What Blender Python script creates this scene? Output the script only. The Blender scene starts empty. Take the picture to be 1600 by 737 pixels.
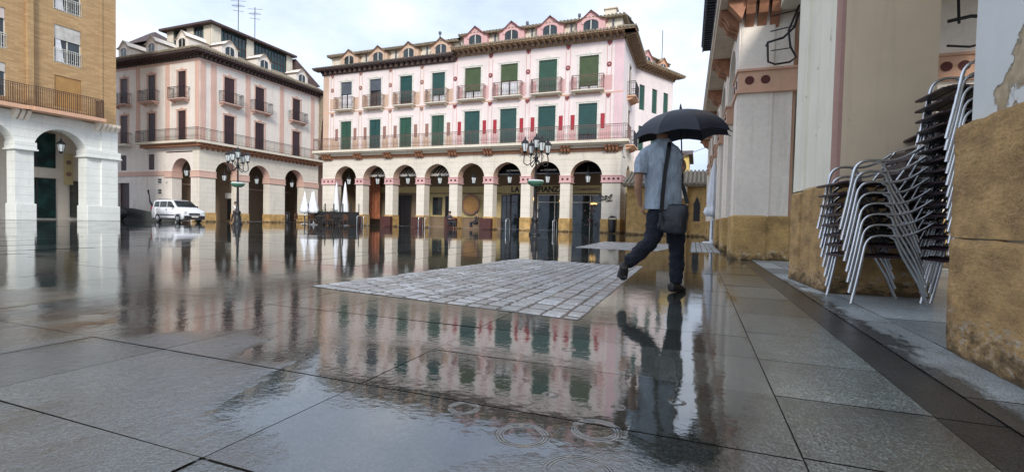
import bpy, bmesh, math, random
from mathutils import Vector, Matrix
R = math.radians
rnd = random.Random(7)
scene = bpy.context.scene
C = scene.collection

# ------------------------------------------------------------------ helpers
class MB:
    """collects shapes into one mesh"""
    def __init__(s, M=None):
        s.v = []; s.f = []; s.mi = []; s.M = M or Matrix(); s.sm = []
    def _a(s, pts, faces, m=0, smooth=False):
        o = len(s.v)
        s.v += [s.M @ Vector(p) for p in pts]
        for f in faces:
            s.f.append([o + i for i in f]); s.mi.append(m); s.sm.append(smooth)
    def quad(s, a, b, c, d, m=0): s._a([a, b, c, d], [(0, 1, 2, 3)], m)
    def box(s, x0, x1, y0, y1, z0, z1, m=0):
        s._a([(x0,y0,z0),(x1,y0,z0),(x1,y1,z0),(x0,y1,z0),(x0,y0,z1),(x1,y0,z1),(x1,y1,z1),(x0,y1,z1)],
             [(0,3,2,1),(4,5,6,7),(0,1,5,4),(1,2,6,5),(2,3,7,6),(3,0,4,7)], m)
    def bev(s, x0, x1, y0, y1, z0, z1, b=.02, m=0):
        """box with bevelled vertical and top edges"""
        def ring(i, z): return [(x0+i,y0+b,z),(x0+b,y0+i,z),(x1-b,y0+i,z),(x1-i,y0+b,z),(x1-i,y1-b,z),(x1-b,y1-i,z),(x0+b,y1-i,z),(x0+i,y1-b,z)]
        P = ring(0,z0)+ring(0,z1-b)+[(min(max(x,x0+b),x1-b),min(max(y,y0+b),y1-b),z1) for x,y,_ in ring(0,z1)]
        F = [tuple(range(7,-1,-1)), tuple(range(16,24))]
        for r in (0,8):
            for i in range(8):
                j=(i+1)%8; F.append((r+i,r+j,r+8+j,r+8+i))
        s._a(P,F,m)
    def prism(s, poly, a, b, axis='y', m=0):
        """poly of 2-D points extruded from a to b along the axis"""
        n = len(poly)
        def mk(p, t):
            return {'y':(p[0],t,p[1]), 'x':(t,p[0],p[1]), 'z':(p[0],p[1],t)}[axis]
        P = [mk(p,a) for p in poly]+[mk(p,b) for p in poly]
        F = [tuple(range(n-1,-1,-1)), tuple(range(n,2*n))]+[(i,(i+1)%n,n+(i+1)%n,n+i) for i in range(n)]
        s._a(P,F,m)
    def tube(s, path, r, n=6, m=0, cap=True, smooth=True):
        path = [Vector(p) for p in path]; k = len(path)
        rr = r if isinstance(r,(list,tuple)) else [r]*k
        P = []; up = None
        for i,p in enumerate(path):
            d = (path[min(i+1,k-1)]-path[max(i-1,0)])
            if d.length < 1e-9: d = Vector((0,0,1))
            d.normalize()
            if up is None:
                up = Vector((0,0,1)) if abs(d.z)<.9 else Vector((1,0,0))
            a = d.cross(up)
            if a.length < 1e-4: a = d.cross(Vector((0,1,0)))
            a.normalize(); b = a.cross(d).normalized(); up = b
            for j in range(n):
                t = 2*math.pi*j/n
                P.append(p+a*math.cos(t)*rr[i]+b*math.sin(t)*rr[i])
        F = []
        for i in range(k-1):
            for j in range(n):
                F.append((i*n+j,i*n+(j+1)%n,(i+1)*n+(j+1)%n,(i+1)*n+j))
        s._a(P,F,m,smooth)
        if cap: s._a(P[:n],[tuple(range(n-1,-1,-1))],m); s._a(P[-n:],[tuple(range(n))],m)
    def lathe(s, prof, n=12, c=(0,0), m=0, smooth=True, phase=0.):
        P = []
        for r,z in prof:
            for j in range(n):
                t = 2*math.pi*j/n+phase
                P.append((c[0]+r*math.cos(t), c[1]+r*math.sin(t), z))
        F = [(i*n+j,i*n+(j+1)%n,(i+1)*n+(j+1)%n,(i+1)*n+j) for i in range(len(prof)-1) for j in range(n)]
        s._a(P,F,m,smooth)
        s._a(P[:n],[tuple(range(n-1,-1,-1))],m); s._a(P[-n:],[tuple(range(n))],m)
    def disc(s, c, r, y0, y1, n=12, m=0):
        s.prism([(c[0]+r*math.cos(2*math.pi*i/n), c[1]+r*math.sin(2*math.pi*i/n)) for i in range(n)], y0, y1, 'y', m)
    def mesh(s, name, mats):
        me = bpy.data.meshes.new(name)
        me.from_pydata([tuple(v) for v in s.v], [], s.f)
        for m in mats: me.materials.append(m)
        me.polygons.foreach_set('material_index', s.mi)
        me.polygons.foreach_set('use_smooth', s.sm)
        bm = bmesh.new(); bm.from_mesh(me); bmesh.ops.recalc_face_normals(bm, faces=bm.faces); bm.to_mesh(me); bm.free()
        me.update()
        return me
    def build(s, name, mats, parent=None, M=None):
        if not isinstance(mats,(list,tuple)): mats = [mats]
        return link(name, s.mesh(name, mats), parent, M)

def link(name, me, parent=None, M=None):
    o = bpy.data.objects.new(name, me); C.objects.link(o)
    if parent: o.parent = parent
    if M is not None: o.matrix_local = M
    return o
def tag(o, label=None, cat=None, group=None, kind=None):
    if label: o['label'] = label
    if cat: o['category'] = cat
    if group: o['group'] = group
    if kind: o['kind'] = kind
    return o
def empty(name, loc=(0,0,0), rz=0.):
    o = bpy.data.objects.new(name, None); C.objects.link(o)
    o.location = loc; o.rotation_euler = (0,0,rz); o.empty_display_size = .2
    return o
def T(x,y,z=0.): return Matrix.Translation((x,y,z))
def frame(origin, ang):
    """facade frame: x runs along the wall, y goes into the wall, z up. ang = direction of x"""
    return Matrix.Translation(origin) @ Matrix.Rotation(ang,4,'Z')
def copy_tree(o, parent=None):
    c = o.copy(); C.objects.link(c); c.parent = parent
    for ch in list(o.children): copy_tree(ch, c)
    return c

# ------------------------------------------------------------------ materials
def newmat(name):
    m = bpy.data.materials.new(name); m.use_nodes = True
    nt = m.node_tree; b = nt.nodes['Principled BSDF']
    return m, nt, b
def noise(nt, scale, detail=4, rough=.55, vec=None, dim='3D'):
    n = nt.nodes.new('ShaderNodeTexNoise'); n.inputs['Scale'].default_value = scale
    n.inputs['Detail'].default_value = detail; n.inputs['Roughness'].default_value = rough
    if vec is not None: nt.links.new(vec, n.inputs['Vector'])
    return n
def ramp(nt, fac, stops):
    r = nt.nodes.new('ShaderNodeValToRGB'); e = r.color_ramp.elements
    e[0].position, e[0].color = stops[0][0], (*stops[0][1],1)
    e[1].position, e[1].color = stops[1][0], (*stops[1][1],1)
    for p,c in stops[2:]:
        x = e.new(p); x.color = (*c,1)
    nt.links.new(fac, r.inputs[0]); return r
def g3(v): return (v,v,v)
def mixc(nt, fac, a, b, mode='MIX'):
    m = nt.nodes.new('ShaderNodeMix'); m.data_type='RGBA'; m.blend_type=mode
    for sock,val in ((m.inputs[0],fac),(m.inputs[6],a),(m.inputs[7],b)):
        if hasattr(val,'links'): nt.links.new(val,sock)
        elif isinstance(val,(int,float)): sock.default_value = val
        else: sock.default_value = (*val,1)
    return m.outputs[2]
def math_(nt, op, a, b=None, clamp=False):
    m = nt.nodes.new('ShaderNodeMath'); m.operation = op; m.use_clamp = clamp
    for i,val in enumerate((a,b)):
        if val is None: continue
        if hasattr(val,'links'): nt.links.new(val,m.inputs[i])
        else: m.inputs[i].default_value = val
    return m.outputs[0]
def pos(nt): return nt.nodes.new('ShaderNodeNewGeometry').outputs['Position']
def mapping(nt, vec, scale=(1,1,1), rot=(0,0,0), loc=(0,0,0)):
    m = nt.nodes.new('ShaderNodeMapping'); m.inputs['Scale'].default_value = scale
    m.inputs['Rotation'].default_value = rot; m.inputs['Location'].default_value = loc
    nt.links.new(vec, m.inputs['Vector']); return m.outputs[0]
def bump(nt, b, h, strength=.3, dist=.01, normal=None):
    n = nt.nodes.new('ShaderNodeBump'); n.inputs['Strength'].default_value = strength; n.inputs['Distance'].default_value = dist
    nt.links.new(h, n.inputs['Height'])
    if normal is not None: nt.links.new(normal, n.inputs['Normal'])
    if b is not None: nt.links.new(n.outputs[0], b.inputs['Normal'])
    return n.outputs[0]
def plain(name, col, rough=.5, metal=0., var=.12, vscale=6., bs=.0, bscale=60., emit=0.):
    m, nt, b = newmat(name)
    n = noise(nt, vscale, 5, .6, pos(nt))
    c0 = tuple(max(0,c*(1-var)) for c in col); c1 = tuple(min(1,c*(1+var)) for c in col)
    r = ramp(nt, n.outputs[0], [(.35,c0),(.65,c1)])
    nt.links.new(r.outputs[0], b.inputs['Base Color'])
    b.inputs['Roughness'].default_value = rough; b.inputs['Metallic'].default_value = metal
    if bs: bump(nt, b, noise(nt, bscale, 5, .6, pos(nt)).outputs[0], bs, .01)
    if emit:
        b.inputs['Emission Color'].default_value = (*col,1); b.inputs['Emission Strength'].default_value = emit
    return m
def plaster(name, col, stain=(.25,.2,.14), amt=.35, streak=True, courses=0., rough=.85, bs=.25):
    """painted render with patches, rain streaks and optional ashlar courses"""
    m, nt, b = newmat(name)
    p = pos(nt)
    n1 = noise(nt, .9, 6, .65, p); n2 = noise(nt, 14, 5, .6, p)
    c = ramp(nt, n1.outputs[0], [(.3,tuple(x*.86 for x in col)),(.7,tuple(min(1,x*1.08) for x in col))]).outputs[0]
    c = mixc(nt, .35, c, ramp(nt, n2.outputs[0], [(.3,tuple(x*.8 for x in col)),(.7,tuple(min(1,x*1.12) for x in col))]).outputs[0])
    if streak:
        n3 = noise(nt, 1.0, 5, .7, mapping(nt, p, (3.2,3.2,.35)))
        f = ramp(nt, n3.outputs[0], [(.52,g3(0)),(.78,g3(amt))]).outputs[0]
        c = mixc(nt, f, c, stain)
    h = n2.outputs[0]
    if courses:
        z = nt.nodes.new('ShaderNodeSeparateXYZ'); nt.links.new(p, z.inputs[0])
        fr = math_(nt,'FRACT', math_(nt,'DIVIDE', z.outputs[2], courses))
        line = math_(nt,'LESS_THAN', fr, .05)
        c = mixc(nt, math_(nt,'MULTIPLY',line,.45), c, tuple(x*.45 for x in col))
        h = math_(nt,'SUBTRACT', math_(nt,'MULTIPLY',h,.3), line)
    nt.links.new(c, b.inputs['Base Color'])
    b.inputs['Roughness'].default_value = rough
    bump(nt, b, h, bs, .012)
    return m
def stone(name, col, dark=(.05,.035,.02), rough=.85, scale=3., bed=1.):
    m, nt, b = newmat(name); p0 = pos(nt); p = mapping(nt,p0,(1,1,bed))
    n1 = noise(nt, scale, 8, .7, p); n2 = noise(nt, scale*9, 6, .65, p)
    v = nt.nodes.new('ShaderNodeTexVoronoi'); v.inputs['Scale'].default_value = scale*7; nt.links.new(p, v.inputs['Vector'])
    c = ramp(nt, n1.outputs[0], [(.32,tuple(x*.38 for x in col)),(.5,col),(.66,tuple(min(1,x*1.5) for x in col))]).outputs[0]
    f = ramp(nt, n2.outputs[0], [(.5,g3(0)),(.72,g3(.7))]).outputs[0]
    c = mixc(nt, f, c, tuple(x*.5 for x in col))
    n6 = noise(nt, scale*34, 5, .7, p); c = mixc(nt, ramp(nt, n6.outputs[0], [(.44,g3(0)),(.64,g3(.55))]).outputs[0], c, tuple(min(1,x*1.6) for x in col)); c = mixc(nt, ramp(nt, v.outputs[0], [(.0,g3(.65)),(.16,g3(0))]).outputs[0], c, tuple(x*.25 for x in col))
    # damp dark foot and pale salt bloom near the ground
    z = nt.nodes.new('ShaderNodeSeparateXYZ'); nt.links.new(p0, z.inputs[0])
    n3 = noise(nt, scale*2.2, 6, .7, p)
    low = math_(nt,'SUBTRACT', math_(nt,'ADD', math_(nt,'MULTIPLY',n3.outputs[0],.75), 0.), math_(nt,'MULTIPLY',z.outputs[2],1.15))
    lowf = ramp(nt, low, [(.2,g3(0)),(.36,g3(.85))]).outputs[0]
    c = mixc(nt, lowf, c, dark)
    salt = math_(nt,'MULTIPLY', ramp(nt, low, [(.12,g3(0)),(.2,g3(1)),(.3,g3(0))]).outputs[0], ramp(nt, noise(nt,scale*5,6,.75,p).outputs[0],[(.5,g3(0)),(.6,g3(.8))]).outputs[0])
    c = mixc(nt, salt, c, (.6,.56,.48))
    nt.links.new(c, b.inputs['Base Color']); b.inputs['Roughness'].default_value = rough
    h = math_(nt,'ADD', math_(nt,'MULTIPLY',n2.outputs[0],.6), math_(nt,'MULTIPLY',n1.outputs[0],1.2))
    h = math_(nt,'ADD', math_(nt,'ADD', h, math_(nt,'MULTIPLY', v.outputs[0], .25)), math_(nt,'MULTIPLY', n6.outputs[0], .35))
    bump(nt, b, h, .9, .035)
    return m
def brickmat(name, c1, c2, mortar):
    m, nt, b = newmat(name); p = pos(nt)
    mp = nt.nodes.new('ShaderNodeSeparateXYZ'); nt.links.new(p, mp.inputs[0])
    cb = nt.nodes.new('ShaderNodeCombineXYZ')
    nt.links.new(math_(nt,'ADD',mp.outputs[0],mp.outputs[1]), cb.inputs[0]); nt.links.new(mp.outputs[2], cb.inputs[1])
    t = nt.nodes.new('ShaderNodeTexBrick'); nt.links.new(cb.outputs[0], t.inputs['Vector'])
    t.inputs['Scale'].default_value = 1; t.inputs['Brick Width'].default_value = .5; t.inputs['Row Height'].default_value = .13
    t.inputs['Mortar Size'].default_value = .012
    t.inputs['Color1'].default_value = (*c1,1); t.inputs['Color2'].default_value = (*c2,1); t.inputs['Mortar'].default_value = (*mortar,1)
    n = noise(nt, .8, 6, .7, p)
    f = ramp(nt, n.outputs[0], [(.35,g3(.0)),(.7,g3(.35))]).outputs[0]
    nt.links.new(mixc(nt, f, t.outputs[0], tuple(x*.6 for x in c1)), b.inputs['Base Color'])
    b.inputs['Roughness'].default_value = .85
    return m
def glass(name, col=(.02,.03,.035), rough=.06):
    m, nt, b = newmat(name)
    b.inputs['Roughness'].default_value = rough; b.inputs['IOR'].default_value = 1.6
    n = noise(nt, 1.3, 3, .5, pos(nt))
    r = ramp(nt, n.outputs[0], [(.4,tuple(x*.6 for x in col)),(.6,tuple(x*1.5 for x in col))])
    nt.links.new(r.outputs[0], b.inputs['Base Color']); return m
def slatmat(name, col, pitch=.05, rough=.5, axis=2):
    """horizontal slats of a roller blind or louvre"""
    m, nt, b = newmat(name); p = pos(nt)
    s = nt.nodes.new('ShaderNodeSeparateXYZ'); nt.links.new(p, s.inputs[0])
    fr = math_(nt,'FRACT', math_(nt,'DIVIDE', s.outputs[axis], pitch))
    n = noise(nt, 1.6, 5, .7, p)
    c = ramp(nt, n.outputs[0], [(.3,tuple(x*.65 for x in col)),(.7,tuple(min(1,x*1.2) for x in col))]).outputs[0]
    c = mixc(nt, ramp(nt, fr, [(.8,g3(0)),(.9,g3(.6))]).outputs[0], c, tuple(x*.3 for x in col))
    oi = nt.nodes.new('ShaderNodeObjectInfo'); c = mixc(nt, math_(nt,'MULTIPLY',oi.outputs['Random'],.4), c, tuple(min(1,x*1.1+.03) for x in (col[0]*1.3,col[1]*.8,col[2]*.75)))
    nt.links.new(c, b.inputs['Base Color']); b.inputs['Roughness'].default_value = rough
    bump(nt, b, fr, .4, .02); return m
def tilemat(name, col, pitch=.22):
    m, nt, b = newmat(name); p = pos(nt)
    n = noise(nt, 5, 6, .7, p); n2 = noise(nt, 1.1, 4, .6, p)
    c = ramp(nt, n.outputs[0], [(.3,tuple(x*.45 for x in col)),(.55,col),(.75,tuple(min(1,x*1.5) for x in col))]).outputs[0]
    c = mixc(nt, ramp(nt,n2.outputs[0],[(.45,g3(0)),(.65,g3(.5))]).outputs[0], c, (.16,.17,.13))
    nt.links.new(c, b.inputs['Base Color']); b.inputs['Roughness'].default_value = .8
    bump(nt, b, n.outputs[0], .6, .03); return m

MAT = {}
def mk(k, fn, *a, **kw): MAT[k] = fn(k, *a, **kw); return MAT[k]
mk('wall_cream', plaster, (.74,.67,.55), courses=.0, amt=.25)
mk('arcade_cream', plaster, (.76,.70,.60), courses=.42, amt=.3)
mk('wall_white', plaster, (.90,.81,.70), amt=.5, stain=(.45,.36,.24))
mk('wall_pinkwhite', plaster, (.82,.72,.70), amt=.15)
mk('pink', plaster, (.68,.42,.41), amt=.15)
mk('lilac', plaster, (.74,.54,.57), amt=.12)
mk('salmon', plaster, (.70,.42,.28), amt=.3)
mk('beigepink', plaster, (.62,.44,.33), amt=.25)
mk('corner_wall', plaster, (.82,.75,.68), amt=.3)
mk('corner_pink', plaster, (.68,.45,.37), amt=.3)
mk('ochre_wall', plaster, (.62,.50,.26), amt=.3)
mk('yellow_wall', plaster, (.70,.52,.18), amt=.15)
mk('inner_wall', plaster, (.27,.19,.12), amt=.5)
mk('inner_yellow', plaster, (.62,.50,.25), amt=.3)
mk('white_arcade', plaster, (.78,.80,.76), courses=.55, amt=.3, stain=(.35,.38,.33))
mk('brick', brickmat, (.56,.37,.18), (.42,.26,.12), (.36,.25,.15))
mk('stone_base', stone, (.46,.29,.11), scale=2.5)
mk('stone_near', stone, (.50,.31,.13), scale=3.2, bed=1.9)
mk('maroon', plain, (.07,.022,.018), .6)
mk('brown_trim', plain, (.33,.15,.08), .7, var=.25, bs=.2)
mk('eave_wood', plain, (.075,.048,.045), .75, var=.4, bs=.3)
mk('eave_beige', plain, (.30,.20,.12), .8, var=.35, bs=.3)
mk('red', plain, (.36,.02,.035), .6)
mk('ornament', plain, (.22,.05,.05), .7)
mk('iron_light', plain, (.16,.09,.075), .5)
mk('disc_red', plain, (.10,.02,.015), .7)
mk('brown_panel', plain, (.30,.16,.13), .7)
mk('tile', tilemat, (.30,.24,.17))
mk('tile_dark', tilemat, (.11,.09,.08))
mk('iron', plain, (.018,.018,.02), .45, metal=.3)
mk('iron_brown', plain, (.09,.05,.035), .5, metal=.2)
mk('glass', glass)
mk('glass_teal', glass, (.015,.05,.05))
mk('blind_green', slatmat, (.016,.085,.055))
mk('blind_teal', slatmat, (.010,.072,.068))
mk('blind_olive', slatmat, (.06,.105,.04))
mk('blind_grey', slatmat, (.10,.12,.15))
mk('blind_white', slatmat, (.62,.62,.58))
mk('blind_ochre', slatmat, (.42,.27,.09))
mk('shutter_dark', slatmat, (.045,.018,.022), .06)
mk('curtain', plain, (.7,.72,.75), .8)
mk('frame_white', plain, (.68,.66,.6), .5)
mk('frame_dark', plain, (.05,.03,.028), .5)
mk('soffit', plaster, (.70,.58,.44), amt=.4)
mk('metal', plain, (.64,.66,.69), .26, metal=1., var=.08)
mk('slat_violet', plain, (.030,.014,.018), .4, var=.3, vscale=30)
mk('white_cloth', plain, (.80,.82,.86), .8, var=.06, bs=.2, bscale=14)
mk('white_plastic', plain, (.75,.76,.78), .4)
mk('black', plain, (.01,.01,.012), .5)
mk('green_planter', plain, (.08,.2,.13), .5)
mk('lamp_glass', plain, (.62,.66,.66), .25)
mk('orange_cloth', plain, (.30,.10,.045), .85, var=.3, vscale=3)
mk('lit', plain, (1.,.62,.2), .5, emit=1.6)
mk('door_red', slatmat, (.12,.015,.02), .3)

# ------------------------------------------------------------------ wall builders
def rect_wall(mb, u0, u1, z0, z1, holes, y=0., deep=.24, m=0, mr=None):
    us = sorted({u0,u1,*[h[0] for h in holes],*[h[1] for h in holes]})
    zs = sorted({z0,z1,*[h[2] for h in holes],*[h[3] for h in holes]})
    us = [u for u in us if u0<=u<=u1]; zs = [z for z in zs if z0<=z<=z1]
    for a,b in zip(us,us[1:]):
        for c,d in zip(zs,zs[1:]):
            mu,mz = (a+b)/2,(c+d)/2
            if any(h[0]<mu<h[1] and h[2]<mz<h[3] for h in holes): continue
            mb.quad((a,y,c),(b,y,c),(b,y,d),(a,y,d),m)
    for a,b,c,d in holes:
        k = m if mr is None else mr
        mb.quad((a,y,c),(a,y,d),(a,y+deep,d),(a,y+deep,c),k); mb.quad((b,y,c),(b,y+deep,c),(b,y+deep,d),(b,y,d),k)
        mb.quad((a,y,d),(b,y,d),(b,y+deep,d),(a,y+deep,d),k); mb.quad((a,y,c),(a,y+deep,c),(b,y+deep,c),(b,y,c),k)
        mb.quad((a,y+deep,c),(b,y+deep,c),(b,y+deep,d),(a,y+deep,d),k)
def arch_wall(mb, u0, u1, z0, z1, d0, d1, arches, m=0, ring=None, ms=None, seg=20):
    """arches: (centre, half width, springing). ring: material of a proud archivolt; ms: soffit material"""
    e = u0
    for c,r,zs in sorted(arches):
        mb.box(e, c-r, d0, d1, z0, z1, m); e = c+r
        pts = [(c-r*math.cos(math.pi*i/seg), zs+r*math.sin(math.pi*i/seg)) for i in range(seg+1)]
        for (a,za),(b,zb) in zip(pts,pts[1:]):
            mb.quad((a,d0,za),(b,d0,zb),(b,d0,z1),(a,d0,z1),m)
            mb.quad((a,d1,za),(b,d1,zb),(b,d1,z1),(a,d1,z1),m)
            mb.quad((a,d0,za),(a,d1,za),(b,d1,zb),(b,d0,zb),m if ms is None else ms)
        if ring is not None:
            w,pr = .2,.035
            for i in range(seg):
                t0,t1 = math.pi*i/seg, math.pi*(i+1)/seg
                q = [(c-k*math.cos(t), zs+k*math.sin(t)) for t in (t0,t1) for k in (r+.003,r+w)]
                mb.prism([q[0],q[2],q[3],q[1]], d0-pr, d0, 'y', ring)
    mb.box(e, u1, d0, d1, z0, z1, m)

WIN = {}
def window(root, M, u, z, w, h, style='blind', mat='blind_green', frac=1., surround='frame_white', mull=True, deep=.16, crest=True, label=None):
    """opening centred at u with its foot at z: surround + frame, pane behind, optional blind"""
    key = (w,h,surround,mull,crest,deep)
    if key not in WIN:
        b = MB(); s = .14
        if surround:
            b.box(-w/2-s,-w/2,-.035,.02,0,h+s,0); b.box(w/2,w/2+s,-.035,.02,0,h+s,0); b.box(-w/2,w/2,-.035,.02,h,h+s,0)
            if crest:
                b.prism([(-.3,h+s),(.3,h+s),(.18,h+s+.08),(.08,h+s+.13),(0,h+s+.2),(-.08,h+s+.13),(-.18,h+s+.08)],-.03,.01,'y',0)
                b.box(-w/2-s-.04,w/2+s+.04,-.06,-.036,h+s-.05,h+s,0)
        f = .05; y0,y1 = deep-.06,deep
        b.box(-w/2,-w/2+f,y0,y1,0,h,1); b.box(w/2-f,w/2,y0,y1,0,h,1); b.box(-w/2+f,w/2-f,y0,y1,h-f,h,1); b.box(-w/2+f,w/2-f,y0,y1,0,f,1)
        if mull: b.box(-.03,.03,y0,y1,f,h-f,1)
        WIN[key] = b
    o = link('window', None, root) if False else WIN[key].build('window', [MAT[surround or 'frame_white'], MAT['frame_dark'] if style!='white' else MAT['frame_white']], root, M@T(u,0,z)) if (key+('me',style=='white')) not in WIN else link('window', WIN[key+('me',style=='white')], root, M@T(u,0,z))
    WIN[key+('me',style=='white')] = o.data
    p = MB(); p.quad((-w/2+.05,deep-.02,.05),(w/2-.05,deep-.02,.05),(w/2-.05,deep-.02,h-.05),(-w/2+.05,deep-.02,h-.05))
    p.build('pane', MAT['glass'], o)
    if frac > 0:
        s = MB()
        if style == 'shutter':
            s.box(-w/2+.02,-.012,deep-.11,deep-.07,.02,h*frac); s.box(.012,w/2-.02,deep-.11,deep-.07,.02,h*frac)
            s.build('shutter', MAT[mat], o)
        else:
            s.box(-w/2+.02,w/2-.02,deep-.105,deep-.08,h*(1-frac)+.02,h-.01); s.box(-w/2+.02,w/2-.02,deep-.12,deep-.075,h*(1-frac)-.03,h*(1-frac)+.018)
            s.build('blind', MAT[mat], o)
    return o
def rails(mb, path, z0, z1, pitch=.12, r=.008, m=0, belly=0.):
    """iron railing along a horizontal polyline"""
    for (a,b) in zip(path,path[1:]):
        a=Vector((*a,0)); b=Vector((*b,0)); L=(b-a).length; n=max(1,int(L/pitch)); d=(b-a)/L
        ang = math.atan2(d.y,d.x)
        Mo = mb.M; mb.M = Mo @ Matrix.Translation(a) @ Matrix.Rotation(ang,4,'Z')
        mb.box(0,L,-.02,.02,z1-.035,z1,m); mb.box(0,L,-.014,.014,z0+.06,z0+.085,m); mb.box(0,L,-.01,.01,z1-.16,z1-.14,m)
        for i in range(n+1):
            x=L*i/n; k = r*1.6 if i%10==0 else r
            mb.box(x-k,x+k,-k,k,z0,z1-.035,m)
            if i%2==0 and i<n: mb.box(x+pitch*.2,x+pitch*.8,-.008,.008,z0+.3,z0+.32,m); 
        mb.M = Mo
def balcony(root, M, u, z, w, d=.5, slab='frame_white', iron='iron', hgt=1.0, br=True, rail_name=True):
    b = MB(); b.box(-w/2,w/2,-d,0,-.07,0); b.box(-w/2+.06,w/2-.06,-d+.06,0,-.11,-.07)
    if br:
        for s in (-1,1):
            x = s*(w/2-.2); b.prism([(0,-.11),(-d*.7,-.11),(-d*.65,-.18),(-.12,-.26),(0,-.32)],x-.07,x+.07,'x')
    o = b.build('balcony', MAT[slab], root, M@T(u,0,z))
    r = MB(); rails(r, [(-w/2+.04,0),(-w/2+.04,-d+.05),(w/2-.04,-d+.05),(w/2-.04,0)], 0., hgt, .12)
    r.build('railing', MAT[iron], o)
    return o
def cornice(name, root, M, u0, u1, z, proj, mats, pitch=.45, th=.12, tile=True, endl=True, endr=True):
    """eaves: soffit board, brackets below, tiles along the edge"""
    b = MB()
    b.box(u0-(proj if endl else 0),u1+(proj if endr else 0),-proj,0,z-th,z,0)
    b.box(u0-(.1 if endl else 0),u1+(.1 if endr else 0),-.1,0,z-th-.34,z-th-.24,0)
    n = int((u1-u0)/pitch)
    for i in range(n+1):
        x = u0+(u1-u0)*i/n
        b.prism([(0,z-th),(-proj+.08,z-th),(-proj+.08,z-th-.07),(-proj*.5,z-th-.14),(-.1,z-th-.24),(0,z-th-.24)],x-.07,x+.07,'x',0)
    if tile:
        n = int((u1-u0+2*proj)/.24)
        for i in range(n+1):
            x = u0-(proj if endl else 0)+(u1-u0+(proj if endl else 0)+(proj if endr else 0))*i/n
            b.tube([(x,-proj-.07,z+.03),(x,.35,z+.12)],.085,6,1)
    return b.build(name,[MAT[mats[0]],MAT[mats[1]]],root,M)
def impost(root, M, u0, u1, z, d1, mats=('pink','disc_red'), h=.4, n=2, proud=.06, depth0=0.):
    b = MB(); p = proud
    b.box(u0-p,u1+p,depth0-p,d1+p,z-h,z,0); b.box(u0-p-.035,u1+p+.035,depth0-p-.035,d1+p+.035,z-h-.06,z-h,0)
    b.box(u0-p-.03,u1+p+.03,depth0-p-.03,d1+p+.03,z,z+.045,0)
    for i in range(n):
        c = u0+(u1-u0)*(i+.5)/n; b.disc((c,z-h/2),.085,depth0-p-.014,depth0-p+.01,12,1)
    return b.build('impost_band',[MAT[mats[0]],MAT[mats[1]]],root,M)
def dormer(root, M, u, z, w, h, body='pink', win='glass', roof='tile', dep=1.8):
    b = MB(); hw=w/2; s=h*.62
    # front with arched gable outline
    b.prism([(-hw,0),(hw,0),(hw,s),(hw*.72,s+.06),(hw*.3,h-.1),(0,h),(-hw*.3,h-.1),(-hw*.72,s+.06),(-hw,s)],0,dep,'y',0)
    ow=w*.27
    pts=[(-ow,.1),(ow,.1),(ow,s*.75)]+[(ow*math.cos(math.pi*i/8), s*.75+ow*.55*math.sin(math.pi*i/8)) for i in range(1,8)]+[(-ow,s*.75)]
    o = None
    # roof sheets
    for sg in (-1,1):
        b._a([(sg*(hw+.12),-.14,s-.02),(sg*(hw*.7),-.14,s+.10),(0,-.14,h+.05),(0,dep,h+.05),(sg*(hw*.7),dep,s+.10),(sg*(hw+.12),dep,s-.02)],[(0,1,4,5),(1,2,3,4)],1)
        b._a([(sg*(hw+.12),-.14,s-.08),(sg*(hw*.7),-.14,s+.04),(0,-.14,h-.01),(0,dep,h-.01),(sg*(hw*.7),dep,s+.04),(sg*(hw+.12),dep,s-.08)],[(0,1,4,5),(1,2,3,4)],0)
    # archivolt moulding round the window
    k=1.3
    out=[(x*k, .1+(zz-.1)*1.12+.02) for x,zz in pts]
    n=len(pts)
    for i in range(1,n-0):
        a,c=pts[i],pts[(i+1)%n]; a2,c2=out[i],out[(i+1)%n]
        if i==n-1: break
        b.prism([a,c,c2,a2],-.05,0,'y',0)
    o = b.build('dormer',[MAT[body],MAT[roof]],root,M@T(u,0,z))
    g = MB(); g.prism(pts,-.012,-.002,'y',0)
    g.box(-.03,.03,-.03,-.012,.1,s*.75+ow*.5,1); g.box(-ow,ow,-.03,-.012,.1,.16,1)
    g.build('window',[MAT[win],MAT['frame_white'] if win=='glass' else MAT['frame_dark']],o)
    return o

exec_sections = []
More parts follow.
